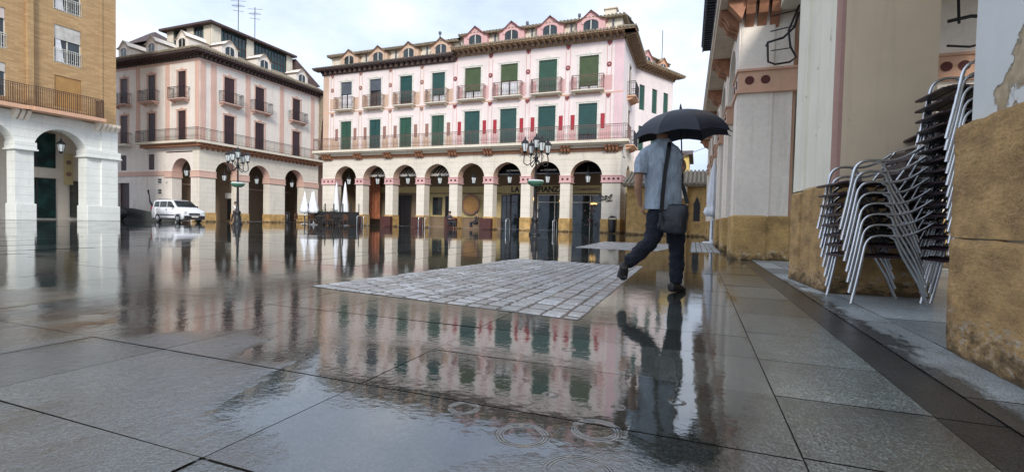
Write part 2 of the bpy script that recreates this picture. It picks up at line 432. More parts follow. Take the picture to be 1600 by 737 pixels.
# ================================================================== GROUND
def ground():
    # subgrade sheet to the horizon
    m,nt,b = newmat('joint_filler')
    b.inputs['Base Color'].default_value=(.025,.022,.02,1); b.inputs['Roughness'].default_value=.25
    g=MB(); g.quad((-600,-600,-.008),(600,-600,-.008),(600,600,-.008),(-600,600,-.008))
    tag(g.build('ground',m),kind='structure')
    wet = wet_material('wet_granite', (.033,.038,.037), ripples=True)
    # slabs: strips run along Y; the joints follow the photo near the camera
    xs=[-4.3,-3.55,-2.93,-2.38,-1.22,.30,.80]
    x=-4.3
    while x>-62: x-=rnd.choice([.75,1.1,1.5]); xs.insert(0,x)
    V=[];F=[];col=[]
    quad=COB
    def cut(x0,x1,y0,y1):
        return False
    def slab(x0,x1,y0,y1,c):
        g_=.003 if y0<8 else .005
        o=len(V); t=.0016
        z=[rnd.uniform(-t,t)*.5 for _ in range(1)][0]; tx=rnd.uniform(-t,t)*(x1-x0); ty=rnd.uniform(-t,t)*(y1-y0)*.5
        x0+=g_;x1-=g_;y0+=g_;y1-=g_
        V.extend([(x0,y0,-.003+z*.5-tx-ty),(x1,y0,-.003+z*.5+tx-ty),(x1,y1,-.003+z*.5+tx+ty),(x0,y1,-.003+z*.5-tx+ty)])
        F.append((o,o+1,o+2,o+3)); col.append(c)
    for i,(a,b_) in enumerate(zip(xs,xs[1:])):
        w=b_-a
        ys=[-3.,-1.6,-.4,.3,.89,1.54,2.65] if a>-2.4 else [-3.,-1.2,.1,.89,1.54,2.65]
        if abs(a-.30)<.01: ys=[-3.,-1.2,-.2,.45,1.02,1.56,2.1,2.65,3.3,4.0]; 
        elif abs(a+1.22)<.01: ys=[-3.,-1.2,.1,.89,1.54,2.1,2.65,3.14]
        y=ys[-1]
        while y<60:
            y+=rnd.choice([.9,1.15,1.4]) if y<12 else rnd.choice([1.2,2.,2.8]); ys.append(y)
        for y0,y1 in zip(ys,ys[1:]):
            slab(a,b_,y0,y1,rnd.random())
    me=bpy.data.meshes.new('plaza_paving'); me.from_pydata(V,[],F)
    at=me.attributes.new('tone','FLOAT','FACE'); at.data.foreach_set('value',col)
    me.materials.append(wet); tag(link('plaza_paving',me),kind='structure')
    # dark gutter strip
    dk = wet_material('wet_dark_stone', (.040,.043,.043), ripples=False)
    g=MB(); 
    for y0,y1 in [(-3,-1),(-1,.6),(.6,2.1),(2.1,3.6),(3.6,5.3),(5.3,7.2),(7.2,9.2),(9.2,11.5),(11.5,14),(14,18),(18,24)]:
        a0=.80-.0*y0; 
        g.quad((.804,y0+.004,-.006),(1.0,y0+.004,-.006),(1.0,y1-.004,-.006),(.804,y1-.004,-.006))
    me=g.mesh('gutter',[dk]); at=me.attributes.new('tone','FLOAT','FACE'); at.data.foreach_set('value',[rnd.random()*.6 for _ in me.polygons])
    tag(link('gutter',me),kind='structure')
    # portico pavement
    pv = wet_material('damp_pavement', (.24,.265,.275), ripples=False, dry=True)
    V=[];F=[];col=[]
    xs2=[1.0,1.31,2.4,3.6,5.4]; 
    for i,(a,b_) in enumerate(zip(xs2,xs2[1:])):
        ys=[-3,-1.4,.2,1.5,2.4,3.31,4.1,4.75,5.6,6.6,7.6,8.6,9.8,11,12.4,14,16,18,21,24,27]
        for y0,y1 in zip(ys,ys[1:]): slab(a,b_,y0+.2*(i%2),y1+.2*(i%2),rnd.random())
    me=bpy.data.meshes.new('pavement'); me.from_pydata([(x,y,z+.001) for x,y,z in V],[],F)
    at=me.attributes.new('tone','FLOAT','FACE'); at.data.foreach_set('value',col)
    me.materials.append(pv); tag(link('pavement',me),kind='structure')
    # sett patches
    sm = sett_material()
    def setts(name, quad, nu, nv, ph):
        g=MB(); q=[Vector((*p,0)) for p in quad]
        def P(u,v,z): 
            p=(q[0]*(1-u)+q[1]*u)*(1-v)+(q[3]*(1-u)+q[2]*u)*v
            return (p.x,p.y,z)
        P0=P
        g._a([P(0,0,.004),P(1,0,.004),P(1,1,.004),P(0,1,.004)],[(0,1,2,3)],1)
        tones=[0]
        P=lambda u,v,z: P0(v,u,z)
        wob=[rnd.uniform(-.4,.4)/nv for _ in range(nv+1)]; wob[0]=wob[-1]=0
        for j in range(nv):
            off=(rnd.random()) ; u=-off/nu
            while u<1:
                w=(1/nu)*rnd.uniform(.6,1.5); a=max(u,0); b2=min(u+w,1); u+=w
                if b2-a<.25/nu: continue
                v0,v1=j/nv+wob[j]*.5,(j+1)/nv+wob[j+1]*.5
                du=.017/((q[3]-q[0]).length); dv=.008/((q[1]-q[0]).length)
                h=rnd.uniform(.006,.011); e=1.9
                j1=[rnd.uniform(-1,1)*dv*.9 for _ in range(4)]
                lo=[P(a+du,v0+dv+j1[0],0.001),P(b2-du,v0+dv+j1[1],0.001),P(b2-du,v1-dv+j1[2],0.001),P(a+du,v1-dv+j1[3],0.001)]
                mi=[P(a+du*1.6,v0+dv*1.8+j1[0],h*.7),P(b2-du*1.6,v0+dv*1.8+j1[1],h*.7),P(b2-du*1.6,v1-dv*1.8+j1[2],h*.7),P(a+du*1.6,v1-dv*1.8+j1[3],h*.7)]
                tt=[rnd.uniform(-.002,.002) for _ in range(4)]
                hi=[P(a+du*e,v0+dv*e+j1[0],h+tt[0]),P(b2-du*e,v0+dv*e+j1[1],h+tt[1]),P(b2-du*e,v1-dv*e+j1[2],h+tt[2]),P(a+du*e,v1-dv*e+j1[3],h+tt[3])]
                F=[(8,9,10,11)]+[(k,(k+1)%4,4+(k+1)%4,4+k) for k in range(4)]+[(4+k,4+(k+1)%4,8+(k+1)%4,8+k) for k in range(4)]
                g._a(lo+mi+hi,F,0,False); tones+= [rnd.random()]*9
        me=g.mesh(name,[sm,m]); at=me.attributes.new('tone','FLOAT','FACE'); at.data.foreach_set('value',tones)
        o=link(name,me); o.location.z=-.005; return tag(o,kind='structure')
    setts('sett_paving', COB, 22, 17, 0)
    setts('sett_paving', [(-3.0,12.4),(-.9,12.1),(-.4,17.),(-3.1,17.2)], 26, 15, 0)
    setts('sett_paving', [(-.15,12.6),(.55,12.6),(.5,20),(-.2,20)], 40, 5, 0)
COB=[(-3.37,3.50),(-.72,3.14),(-.76,7.63),(-2.9,7.85)]

def wet_material(name, col, ripples=False, dry=False):
    m,nt,b = newmat(name); p=pos(nt)
    a=nt.nodes.new('ShaderNodeAttribute'); a.attribute_name='tone'
    s=nt.nodes.new('ShaderNodeSeparateXYZ'); nt.links.new(p,s.inputs[0]); X,Y=s.outputs[0],s.outputs[1]
    def mr(v,a0,a1,b0,b1):
        n=nt.nodes.new('ShaderNodeMapRange'); nt.links.new(v,n.inputs[0])
        for i,k in enumerate((a0,a1,b0,b1)): n.inputs[i+1].default_value=k
        return n.outputs[0]
    n1=noise(nt,1.1,6,.65,p); n2=noise(nt,150,2,.6,p); n3=noise(nt,9,6,.7,p); n4=noise(nt,420,2,.6,p)
    c=ramp(nt,n2.outputs[0],[(.36,tuple(x*.25 for x in col)),(.5,col),(.64,tuple(min(1,x*2.8) for x in col))]).outputs[0]
    c=mixc(nt,ramp(nt,n4.outputs[0],[(.45,g3(0)),(.62,g3(.6))]).outputs[0],c,tuple(min(1,x*2.2) for x in col))
    c=mixc(nt,ramp(nt,n3.outputs[0],[(.42,g3(0)),(.7,g3(.5))]).outputs[0],c,(col[0]*.75,col[1]*.74,col[2]*.58))
    c=mixc(nt,ramp(nt,n1.outputs[0],[(.4,g3(0)),(.65,g3(.5))]).outputs[0],c,tuple(x*.5 for x in col))
    tone=mr(a.outputs['Fac'],0,1,.5,1.45)
    sc=nt.nodes.new('ShaderNodeVectorMath'); sc.operation='SCALE'; nt.links.new(c,sc.inputs[0]); nt.links.new(tone,sc.inputs['Scale'])
    # 1 = standing water film, 0 = damp stone
    pm=noise(nt,.55,6,.62,mapping(nt,p,(1.,.55,1.))).outputs[0]
    if not ripples:
        mask=ramp(nt,pm,[(.50,g3(0)),(.62,g3(.8))]).outputs[0]
        c2=sc.outputs[0]
    else:
        dx=math_(nt,'DIVIDE',math_(nt,'SUBTRACT',X,-.60),1.15); dy=math_(nt,'DIVIDE',math_(nt,'SUBTRACT',Y,2.15),1.25)
        d=math_(nt,'SQRT',math_(nt,'ADD',math_(nt,'MULTIPLY',dx,dx),math_(nt,'MULTIPLY',dy,dy)))
        near=math_(nt,'SUBTRACT',.60,math_(nt,'MULTIPLY',d,.52)); calm=math_(nt,'MULTIPLY',mr(d,.6,1.0,.45,1.),mr(X,.2,.5,1.,.6))
        far=mr(Y,1.25,2.6,-.03,.30)
        tot=math_(nt,'ADD',pm,math_(nt,'MAXIMUM',near,far))
        right=math_(nt,'MULTIPLY',mr(X,.12,.42,0,.34),mr(Y,5.,11.,1.,.2))     # the strip by the portico drains and is only damp
        tot=math_(nt,'SUBTRACT',tot,right)
        mask=ramp(nt,tot,[(.50,g3(0)),(.66,g3(1))]).outputs[0]
        lite=nt.nodes.new('ShaderNodeVectorMath'); lite.operation='SCALE'; nt.links.new(sc.outputs[0],lite.inputs[0])
        nt.links.new(math_(nt,'ADD',1.,math_(nt,'MULTIPLY',math_(nt,'SUBTRACT',1.,mask),mr(right,0,.3,.35,2.1))),lite.inputs['Scale'])
        c2=lite.outputs[0]
    if dry:   # wet run-off edge spreading from the gutter onto the pavement
        e=math_(nt,'ADD',mr(X,1.0,1.45,.6,-.5),math_(nt,'MULTIPLY',math_(nt,'SUBTRACT',noise(nt,4.5,7,.72,mapping(nt,p,(1,.35,1))).outputs[0],.5),1.9))
        e=math_(nt,'MULTIPLY',e,mr(Y,5.,8.,1.,.4)); wetf=ramp(nt,e,[(.22,g3(0)),(.42,g3(.85))]).outputs[0]
        c2=mixc(nt,wetf,c2,(.022,.024,.024)); mask=math_(nt,'MAXIMUM',mask,math_(nt,'MULTIPLY',wetf,.8))
    nt.links.new(c2,b.inputs['Base Color'])
    lo,hi=(.24,.10) if name=='wet_dark_stone' else ((.42,.2) if dry else (.11,.030))
    rv=math_(nt,'ADD',mr(mask,0,1,lo,hi),math_(nt,'MULTIPLY',math_(nt,'SUBTRACT',n3.outputs[0],.5),.10))
    nt.links.new(math_(nt,'MAXIMUM',rv,.03),b.inputs['Roughness'])
    b.inputs['IOR'].default_value=2.35 if ripples else 1.45
    inv=math_(nt,'SUBTRACT',1.,mask)
    # grain of the stone where the film is thin, rain-pocked skin, slow swell, rings where drops land
    farfade=mr(Y,2.5,9.,1.,.12)
    if ripples: farfade=math_(nt,'MULTIPLY',farfade,calm)
    grain=math_(nt,'MULTIPLY',noise(nt,110,3,.6,p).outputs[0],math_(nt,'MULTIPLY',inv,math_(nt,'MULTIPLY',farfade,.0042)))
    skin=math_(nt,'MULTIPLY',noise(nt,38,3,.6,mapping(nt,p,(.8,1.1,1),(0,0,.4))).outputs[0],math_(nt,'MULTIPLY',math_(nt,'ADD',math_(nt,'MULTIPLY',inv,.0044),.00048),farfade))
    big=math_(nt,'MULTIPLY',noise(nt,5.,3,.55,p).outputs[0],.0012)
    h=math_(nt,'ADD',math_(nt,'ADD',grain,skin),big)
    if ripples:
        brk=ramp(nt,noise(nt,17,3,.6,p).outputs[0],[(.36,g3(.1)),(.6,g3(1))]).outputs[0]
        for cx,cy,r0 in RINGS:
            ex=math_(nt,'SUBTRACT',X,cx); ey=math_(nt,'SUBTRACT',Y,cy)
            d=math_(nt,'SQRT',math_(nt,'ADD',math_(nt,'MULTIPLY',ex,ex),math_(nt,'MULTIPLY',ey,ey)))
            w=math_(nt,'MAXIMUM',math_(nt,'SUBTRACT',1.,math_(nt,'DIVIDE',math_(nt,'ABSOLUTE',math_(nt,'SUBTRACT',d,r0*.85)),.004+r0*.14)),0.)
            wave=math_(nt,'MULTIPLY',math_(nt,'SINE',math_(nt,'MULTIPLY',d,620.)),math_(nt,'MULTIPLY',math_(nt,'MULTIPLY',w,brk),.0010))
            h=math_(nt,'ADD',h,wave)
    bump(nt,b,h,1.,1.)
    return m
RINGS=[(-.48,1.37,.085),(-.28,1.50,.080),(-.50,1.74,.030),(-.24,1.72,.025),(-.27,1.22,.10),(-.74,1.49,.055),(-.05,1.86,.03),(-1.05,2.1,.04),(-.6,2.4,.035),(-1.2,1.7,.03)]
def sett_material():
    m,nt,b=newmat('granite_setts'); p=pos(nt)
    a=nt.nodes.new('ShaderNodeAttribute'); a.attribute_name='tone'
    n=noise(nt,60,5,.7,p); n2=noise(nt,160,3,.7,p)
    c=ramp(nt,n.outputs[0],[(.3,(.18,.19,.20)),(.5,(.42,.44,.465)),(.7,(.74,.76,.78))]).outputs[0]
    c=mixc(nt,math_(nt,'MULTIPLY',a.outputs['Fac'],.6),c,(.17,.16,.145))
    c=mixc(nt,ramp(nt,noise(nt,2.2,5,.6,p).outputs[0],[(.42,g3(0)),(.7,g3(.6))]).outputs[0],c,(.10,.10,.095))
    nt.links.new(c,b.inputs['Base Color']); b.inputs['Roughness'].default_value=.3
    bump(nt,b,math_(nt,'ADD',n.outputs[0],math_(nt,'MULTIPLY',n2.outputs[0],.4)),.55,.006)
    return m
ground()

# ================================================================== CENTRE BUILDING
def centre_building():
    X0,X1,Y=-30.45,-4.95,33.
    root=empty('arcaded_building',(X0,Y,0)); L=X1-X0
    tag(root,'long pink and white arcaded building facing the square with green blinds and red panels','building')
    M=Matrix(); cs=[2.44+2.954*i for i in range(8)]; r=1.12; sp=3.86
    # arcade
    b=MB(); arch_wall(b,0,L,0,6.0,0,.8,[(c,r,sp) for c in cs],0,None,1)
    for c in cs:   # incised voussoir lines and panels as proud bands
        for k in range(2):
            for sg in (-1,1):
                x0,x1=(c+sg*1.28,c+sg*1.46) if k==0 else (c+sg*1.1,c+sg*1.46)
                b.box(min(x0,x1),max(x0,x1),-.012,0,4.35+.75*k,4.35+.6+.75*k,0)
        b.prism([(c-.14,4.99),(c+.14,4.99),(c+.2,5.5),(c-.2,5.5)],-.05,0,'y',0)
    b.build('arcade_wall',[MAT['arcade_cream'],MAT['beigepink']],root)
    edges=[0]+[x for c in cs for x in (c-r,c+r)]+[L]
    for i in range(9):
        a,e=edges[2*i],edges[2*i+1]
        impost(root,M,a,e,3.9,.8,n=4 if i in(8,) else (3 if i==0 else 2))
        b=MB(); b.bev(a-.05,e+.05,-.06,.86,0,.95,.02)
        if 1<i<6 or i==1: 
            b2=MB(); b2.bev(a-.12,e+.10,-.5,-.12,0.02,.82,.02); 
            bx=b2.build('planter_box',MAT['maroon'],None,T(X0,Y,0))
            tag(bx,['','maroon wooden box at the second pier of the pink building, beside the terrace','maroon wooden box before the third pier of the pink building','maroon wooden box before the fourth pier of the pink building','maroon wooden box before the fifth pier, left of the seated pair','maroon wooden box before the sixth pier, right of the seated pair'][i],'box','maroon boxes in front of the piers')
        b.build('pier_base',MAT['stone_base'],root)
    # interior of the arcade
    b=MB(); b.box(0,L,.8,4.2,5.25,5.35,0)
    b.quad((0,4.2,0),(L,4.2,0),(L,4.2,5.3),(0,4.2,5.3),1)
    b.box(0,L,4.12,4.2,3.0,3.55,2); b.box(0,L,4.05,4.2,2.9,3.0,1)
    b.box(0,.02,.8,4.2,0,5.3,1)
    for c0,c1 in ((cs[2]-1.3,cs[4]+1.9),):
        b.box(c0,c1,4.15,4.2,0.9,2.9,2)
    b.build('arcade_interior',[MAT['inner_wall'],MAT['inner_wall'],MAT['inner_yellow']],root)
    # shop doors / windows of the interior
    for (x,w,h,z,mt,lab) in [(cs[1]+.1,1.7,2.8,0,'glass',0),(cs[2]-.8,1.3,2.7,0,'glass',0),(cs[2]+.7,.9,1.5,1.1,'glass',0),(cs[3]-.9,1.1,2.7,0,'glass',0),
                              (cs[4]+1.35,.9,2.8,0,'glass',0),(cs[5]-.2,2.2,2.85,0,'glass',0),(cs[6]-.4,2.9,2.85,0,'glass',0),(cs[7]-.5,3.0,2.85,0,'glass',0)]:
        d=MB(); d.box(-w/2,w/2,0,.06,z,z+h,0); f=.06
        for q in (-w/2,w/2-f,-.03): d.box(q,q+f,-.03,0,z,z+h,1)
        d.box(-w/2,w/2,-.03,0,z+h-f,z+h,1); d.box(-w/2,w/2,-.03,0,z+h*.78,z+h*.78+.05,1)
        d.build('shop_door',[MAT['black'] if rnd.random()<.5 else MAT['glass'],MAT['frame_dark'] if w<2.5 else MAT['frame_white']],root,T(x,4.04,0))
    for x,z,w,h in [(cs[5]+.62,2.35,.6,.28),(cs[6]+.45,2.3,.9,.45),(cs[7]-.2,2.1,.5,.08)]:
        d=MB(); d.prism([(x-w/2,z),(x+w/2,z),(x+w/2*.8,z+h),(x-w/2*.8,z+h)],3.9,3.97,'y'); d.build('shop_light',MAT['lit'],root)
    # shelves with goods in the lit shop windows
    g=MB(); 
    for x0 in (cs[5]+.35,cs[6]+.05,cs[7]-.9):
        for k in range(5):
            for q in range(7):
                if rnd.random()<.55: hh=rnd.uniform(.05,.24); xx=x0+q*.13+rnd.uniform(-.04,.04); g.box(xx,xx+rnd.uniform(.04,.12),3.88,3.95,.45+k*.36,.45+k*.36+hh,rnd.randrange(3))
    g.build('shop_goods',[MAT['blind_grey'],MAT['maroon'],MAT['brown_panel']],root)
    # dark awnings in the tops of three arches, striped ones in the left arches
    sa,nt,bb=newmat('striped_awning'); s=nt.nodes.new('ShaderNodeSeparateXYZ'); nt.links.new(pos(nt),s.inputs[0])
    fr=math_(nt,'FRACT',math_(nt,'MULTIPLY',s.outputs[0],3.2)); nt.links.new(ramp(nt,fr,[(.49,(.72,.66,.52)),(.51,(.05,.03,.03))]).outputs[0],bb.inputs['Base Color'])
    for i in (1,2,3,5,6,7):
        c=cs[i]; dk=i>4
        b=MB(); b._a([(c-1.25,1.0,4.35 if not dk else 4.25),(c+1.25,1.0,4.35 if not dk else 4.25),(c+1.25,2.2,5.2),(c-1.25,2.2,5.2)],[(0,1,2,3)],0)
        b._a([(c-1.25,1.0,4.35 if not dk else 4.25),(c+1.25,1.0,4.35 if not dk else 4.25),(c+1.25,2.2,5.17),(c-1.25,2.2,5.17)],[(3,2,1,0)],0)
        n=12
        if not dk:
            for k in range(n):
                u0=c-1.25+2.5*k/n; u1=u0+2.5/n; b.prism([(u0,4.35),(u1,4.35),(u1,4.2),((u0+u1)/2,4.13),(u0,4.2)],.99,1.0,'y',1)
        else: b.box(c-1.25,c+1.25,.98,1.0,4.18,4.26,1)
        o=b.build('awning',[sa if not dk else MAT['black'],MAT['frame_white'] if not dk else MAT['blind_grey']],None,T(X0,Y,0))
        tag(o,{1:'striped awning inside the second arch from the left of the pink building',2:'striped awning inside the third arch from the left of the pink building',3:'striped awning inside the fourth arch from the left of the pink building',
               5:'dark awning inside the sixth arch, left of the big street lamp',6:'dark awning lettered in white behind the big street lamp',7:'dark awning inside the arch at the right end of the pink building'}[i],'awning','awnings under the arches')
        if dk: text('LA CONFIANZA' ,.17,MAT['frame_white'],o,Matrix.Translation((c-.05 if i==6 else c+.2,.96,4.42)),'lettering') if i!=7 else None
    # first-floor slab and brackets
    b=MB(); b.box(-.5,L+.55,-.75,.02,6.08,6.26,0); b.box(-.4,L+.4,-.6,.02,5.98,6.08,0); b.box(-.1,L+.1,-.1,.02,5.6,5.98,1); b.box(-.2,L+.2,-.3,.02,5.82,5.98,0)
    for i in range(9):
        a=(edges[2*i]+edges[2*i+1])/2; n=4 if i in (0,8) else 3
        for k in range(n):
            x=a+(k-(n-1)/2)*.24
            b.prism([(0,5.98),(-.55,5.98),(-.55,5.88),(-.42,5.8),(-.34,5.62),(-.12,5.56),(0,5.45)],x-.07,x+.07,'x',1)
    sl=b.build('balcony_slab',[MAT['wall_cream'],MAT['brown_trim']],root)
    b=MB(); rails(b,[(-.4,0),(-.4,-.68),(L+.45,-.68),(L+.45,1.)],6.26,7.28,.135,.008)
    b.build('railing',MAT['iron_light'],sl)
    # upper wall: windows cut out
    tw=[(1.15,9.75,2.3)]*4+[(1.35,9.8,2.35)]*4; fw=[(1.12,6.3,2.45)]*4+[(1.3,6.3,2.6)]*4
    holes=[]
    for i,c in enumerate(cs):
        w,z,h=tw[i]; holes.append((c-w/2,c+w/2,z,z+h)); w,z,h=fw[i]; holes.append((c-w/2,c+w/2,z,z+h))
    b=MB()
    half=cs[3]+1.477
    rect_wall(b,0,half,6.0,13.2,[h for h in holes if h[1]<half],0,.24,0); rect_wall(b,half,L,6.0,13.5,[h for h in holes if h[0]>half],0,.24,1)
    for i in range(9):
        x=cs[0]-1.477+2.954*i
        if i==8: x=L-.98
        if i==0: x=.98
        pk=2 if i>=4 else 3; zt=13.0 if i>=4 else 12.75
        for (z0,z1) in ((9.75,zt),(6.3,9.4)):
            for q in (-.17,.13): b.box(x+q,x+q+.04,-.02,0,z0+.1,z1-.05,pk)
        for zc in (11.45,):   # diamond
            b.prism([(x-.17,zc),(x-.12,zc-.12),(x,zc-.17),(x+.12,zc-.12),(x+.17,zc),(x+.12,zc+.12),(x,zc+.17),(x-.12,zc+.12)],-.05,0,'y',9 if i>=4 else 5)
            b.prism([(x-.07,zc),(x,zc-.07),(x+.07,zc),(x,zc+.07)],-.062,-.05,'y',2)
        for zc in (zt-.12,9.35):
            b.prism([(x-.17,zc+.12),(x+.17,zc+.12),(x+.14,zc-.02),(x,zc-.18),(x-.14,zc-.02)],-.055,0,'y',9 if i>=4 else 5)
    for i,c in enumerate(cs):
        w=tw[i][0]; nxt=cs[i+1] if i<7 else None
        pk=2 if i>=4 else 3
        for sg in (-1,1):
            e=c+sg*(w/2+.16); f=c+sg*1.27
            if i==7 and sg>0: f=L-.75
            if i==0 and sg<0: f=.72
            b.box(min(e,f),max(e,f),-.008,0,9.72,10.72,pk)
            w2=fw[i][0]; e=c+sg*(w2/2+.16); b.box(min(e,f),max(e,f),-.008,0,6.3,7.35,pk)
            xr=c+sg*(w2/2+.40)
            b.box(xr-.19,xr+.19,-.018,0,7.08,8.2,6); b.box(xr-.14,xr+.14,-.04,-.018,7.13,8.15,4 if i>=4 else 5)
    b.box(0,L,-.025,0,9.52,9.6,7)
    b.box(L-.62,L,-.02,0,6.3,13.3,8); b.box(0,.6,-.02,0,6.3,13.0,3)
    b.box(0,half,-.05,0,12.85,12.95,7); b.box(half,L,-.05,0,13.1,13.2,7)
    b.build('upper_wall',[MAT['wall_pinkwhite'],MAT['wall_pinkwhite'],MAT['pink'],MAT['beigepink'],MAT['red'],MAT['brown_panel'],MAT['frame_white'],MAT['salmon'],MAT['lilac'],MAT['ornament']],root)
    st=[('blind','blind_grey',.42),('blind','blind_grey',.38),('blind','blind_teal',.85),('blind','blind_teal',.72),('blind','blind_olive',.72),('blind','blind_olive',.5),('blind','blind_green',1.),('blind','blind_olive',.84)]
    for i,c in enumerate(cs):
        w,z,h=tw[i]; s,mt,f=st[i]; wo=window(root,M,c,z,w,h,s,mt,f)
        if i in (0,3,5,7,4):
            q_=MB(); q_.box(-w/2+.08,-.06,.135,.138,.08,h*(1-f)-.05); q_.box(.06,w/2-.08,.135,.138,.08,h*(1-f)-.05); q_.build('curtain',MAT['curtain'],wo)
        balcony(root,M,c,z-.05,w+.75 if i<4 else w+.9,.5,'wall_cream','iron_light')
        w,z,h=fw[i]; window(root,M,c,z,w,h,'shutter' if i in (0,1,2,3) else 'blind',['blind_green','blind_teal','blind_green','blind_green','blind_teal','blind_teal','blind_teal','blind_teal'][i],1. if i!=7 else .8)
    # cornices
    cornice('cornice',root,M,0,half,13.2,.6,('eave_wood','tile_dark'),.5,endr=False)
    cornice('cornice',root,M,half,L,13.5,.8,('eave_beige','tile'),.42,endl=False)
    # attic storey
    b=MB(); b.box(0.25,half,.7,8,13.2,14.45,0); b.box(half,L-.3,.7,8,13.5,14.75,0)
    for i in range(8):
        x=cs[i]+1.477-.05; b.box(x,x+.1,.62,.7,13.4,14.4 if i<4 else 14.7,1)
    b.box(0,half,.35,8.4,14.45,14.53,2); b.box(half,L,.35,8.4,14.75,14.83,2)
    n=int(L/.26)
    for i in range(n):
        x=i*L/n+.1; zz=14.55 if x<half else 14.85; b.tube([(x,.3,zz),(x,3.5,zz+.9)],.1,6,2)
    b._a([(0,.35,14.53),(L,.35,14.83),(L,4.5,15.8),(0,4.5,15.6)],[(0,1,2,3)],2)
    b._a([(0,8.4,14.53),(L,8.4,14.83),(L,4.5,15.8),(0,4.5,15.6)],[(3,2,1,0)],2)
    b._a([(0,.0,13.22),(L,.0,13.52),(L,.7,13.75),(0,.7,13.5)],[(0,1,2,3)],2)
    b.build('attic',[MAT['wall_cream'],MAT['blind_grey'],MAT['tile']],root)
    for i,c in enumerate(cs):
        dormer(root,T(0,.3,0),c,13.4 if i<4 else 13.65,1.8 if i<4 else 1.95,1.42 if i<4 else 1.66,'beigepink' if i<4 else 'pink')
    for x,h in ((cs[3]-1.1,1.1),(cs[6]+1.7,.9),(cs[5]+.6,.8)):
        b=MB(); b.tube([(x,2.0,14.6),(x,2.0,15.4+h*.5)],.05,6); b.box(x-.09,x+.09,1.91,2.09,15.3+h*.5,15.5+h*.5); b.build('flue',MAT['blind_grey'],root)
    b=MB(); b.box(L-1.8,L-1.0,2.2,2.8,15.0,16.1); b.box(L-1.9,L-.9,2.1,2.9,16.1,16.2); b.build('chimney',MAT['wall_cream'],root)
    # street side, straight then bent to the right
    S1=T(L,0,0)@Matrix.Rotation(R(90),4,'Z')
    b=MB(); arch_wall(b,.802,6.5,0,6.0,0,.8,[(3.6,1.12,3.86)],0); b.build('side_arcade_wall',MAT['arcade_cream'],root,S1)
    impost(root,S1,.95,2.48,3.897,.8,n=3,proud=.055); impost(root,S1,4.72,6.5,3.9,.8,n=2)
    b=MB(); b.bev(.865,2.5,-.055,.86,0,.947,.02); b.build('pier_base',MAT['stone_base'],root,S1)
    b=MB(); rect_wall(b,0,6.5,6.0,13.5,[(2.4,3.5,9.8,12.1),(2.4,3.5,6.3,8.9)],0,.24); b.build('side_wall',MAT['wall_pinkwhite'],root,S1)
    window(root,S1,2.95,9.8,1.1,2.3,'shutter','shutter_dark',1.); window(root,S1,2.95,6.3,1.1,2.6,'shutter','shutter_dark',1.)
    balcony(root,S1,2.95,9.75,2.1,.6,'salmon','iron'); balcony(root,S1,2.95,6.25,2.4,.6,'salmon','iron')
    cornice('side_cornice',root,S1,0,6.6,13.5,.75,('eave_beige','tile'),.4)
    S2=T(L,6.5,0)@Matrix.Rotation(R(62),4,'Z'); L2=5.5
    b=MB(); hs=[(u-.38,u+.38,z,z+2.) for u in (.9,2.7,4.4) for z in (9.9,6.6)]
    rect_wall(b,0,L2,0,13.5,hs,0,.24); b.box(0,L2,.25,8,0,13.4,0); b.build('bent_side_wall',MAT['wall_pinkwhite'],root,S2)
    for u in (.9,2.7,4.4):
        for z in (9.9,6.6): window(root,S2,u,z,.76,2.0,'shutter','blind_green',.96,None,crest=False)
    cornice('side_cornice',root,S2,0,L2,13.5,.7,('eave_beige','tile'),.42)
    b=MB(); b.box(0,L2,.7,7,13.5,14.7); b.build('side_attic',MAT['wall_cream'],root,S2)
    b=MB(); b._a([(0,.5,14.7),(L2,.5,14.7),(L2,4,15.7),(0,4,15.7)],[(0,1,2,3)]); b.box(-.1,L2+.2,.4,7,14.68,14.76); b.build('side_roof',MAT['tile'],root,S2)
    dormer(root,S2@T(0,.3,0),1.9,13.6,1.6,1.4,'pink'); dormer(root,S2@T(0,.3,0),4.3,13.6,1.5,1.3,'salmon')
    # wrought emblem on the corner pier
    b=MB(); px,pz=L-.95,2.35
    for sg in (-1,1):
        for k in range(2):
            cx=px+sg*(.2+.16*k); b.tube([(cx+.13*math.cos(t*.6+k)*(1-.06*t),-.04,pz+.12*math.sin(t*.6+k)*(1-.06*t)+(.16 if k else -.06)) for t in range(12)],.02,4)
        b.tube([(px+sg*.42,-.04,pz+.3),(px+sg*.2,-.04,pz+.1),(px,-.04,pz+.2)],.028,4)
    b.tube([(px-.42,-.04,pz-.18),(px-.1,-.04,pz-.05),(px+.1,-.04,pz-.2),(px+.44,-.04,pz-.12)],.028,4)
    b.box(px-.05,px+.05,-.05,-.02,pz-.05,pz+.2)
    tag(b.build('wall_emblem',MAT['iron'],None,T(X0,Y,0)),'dark wrought iron emblem on the corner pier above the litter bin','emblem')
    return cs
def text(s, size, mat, parent, M, name='lettering', depth=.012, bold=.012):
    cu=bpy.data.curves.new(name,'FONT'); cu.body=s; cu.size=size; cu.extrude=depth; cu.align_x='CENTER'; cu.offset=size*bold
    o=bpy.data.objects.new('tmp_text',cu); C.objects.link(o)
    dg=bpy.context.evaluated_depsgraph_get(); me=bpy.data.meshes.new_from_object(o.evaluated_get(dg)); bpy.data.objects.remove(o)
    me.materials.clear(); me.materials.append(mat)
    return link(name,me,parent,M@Matrix.Rotation(R(90),4,'X'))
CS=centre_building()

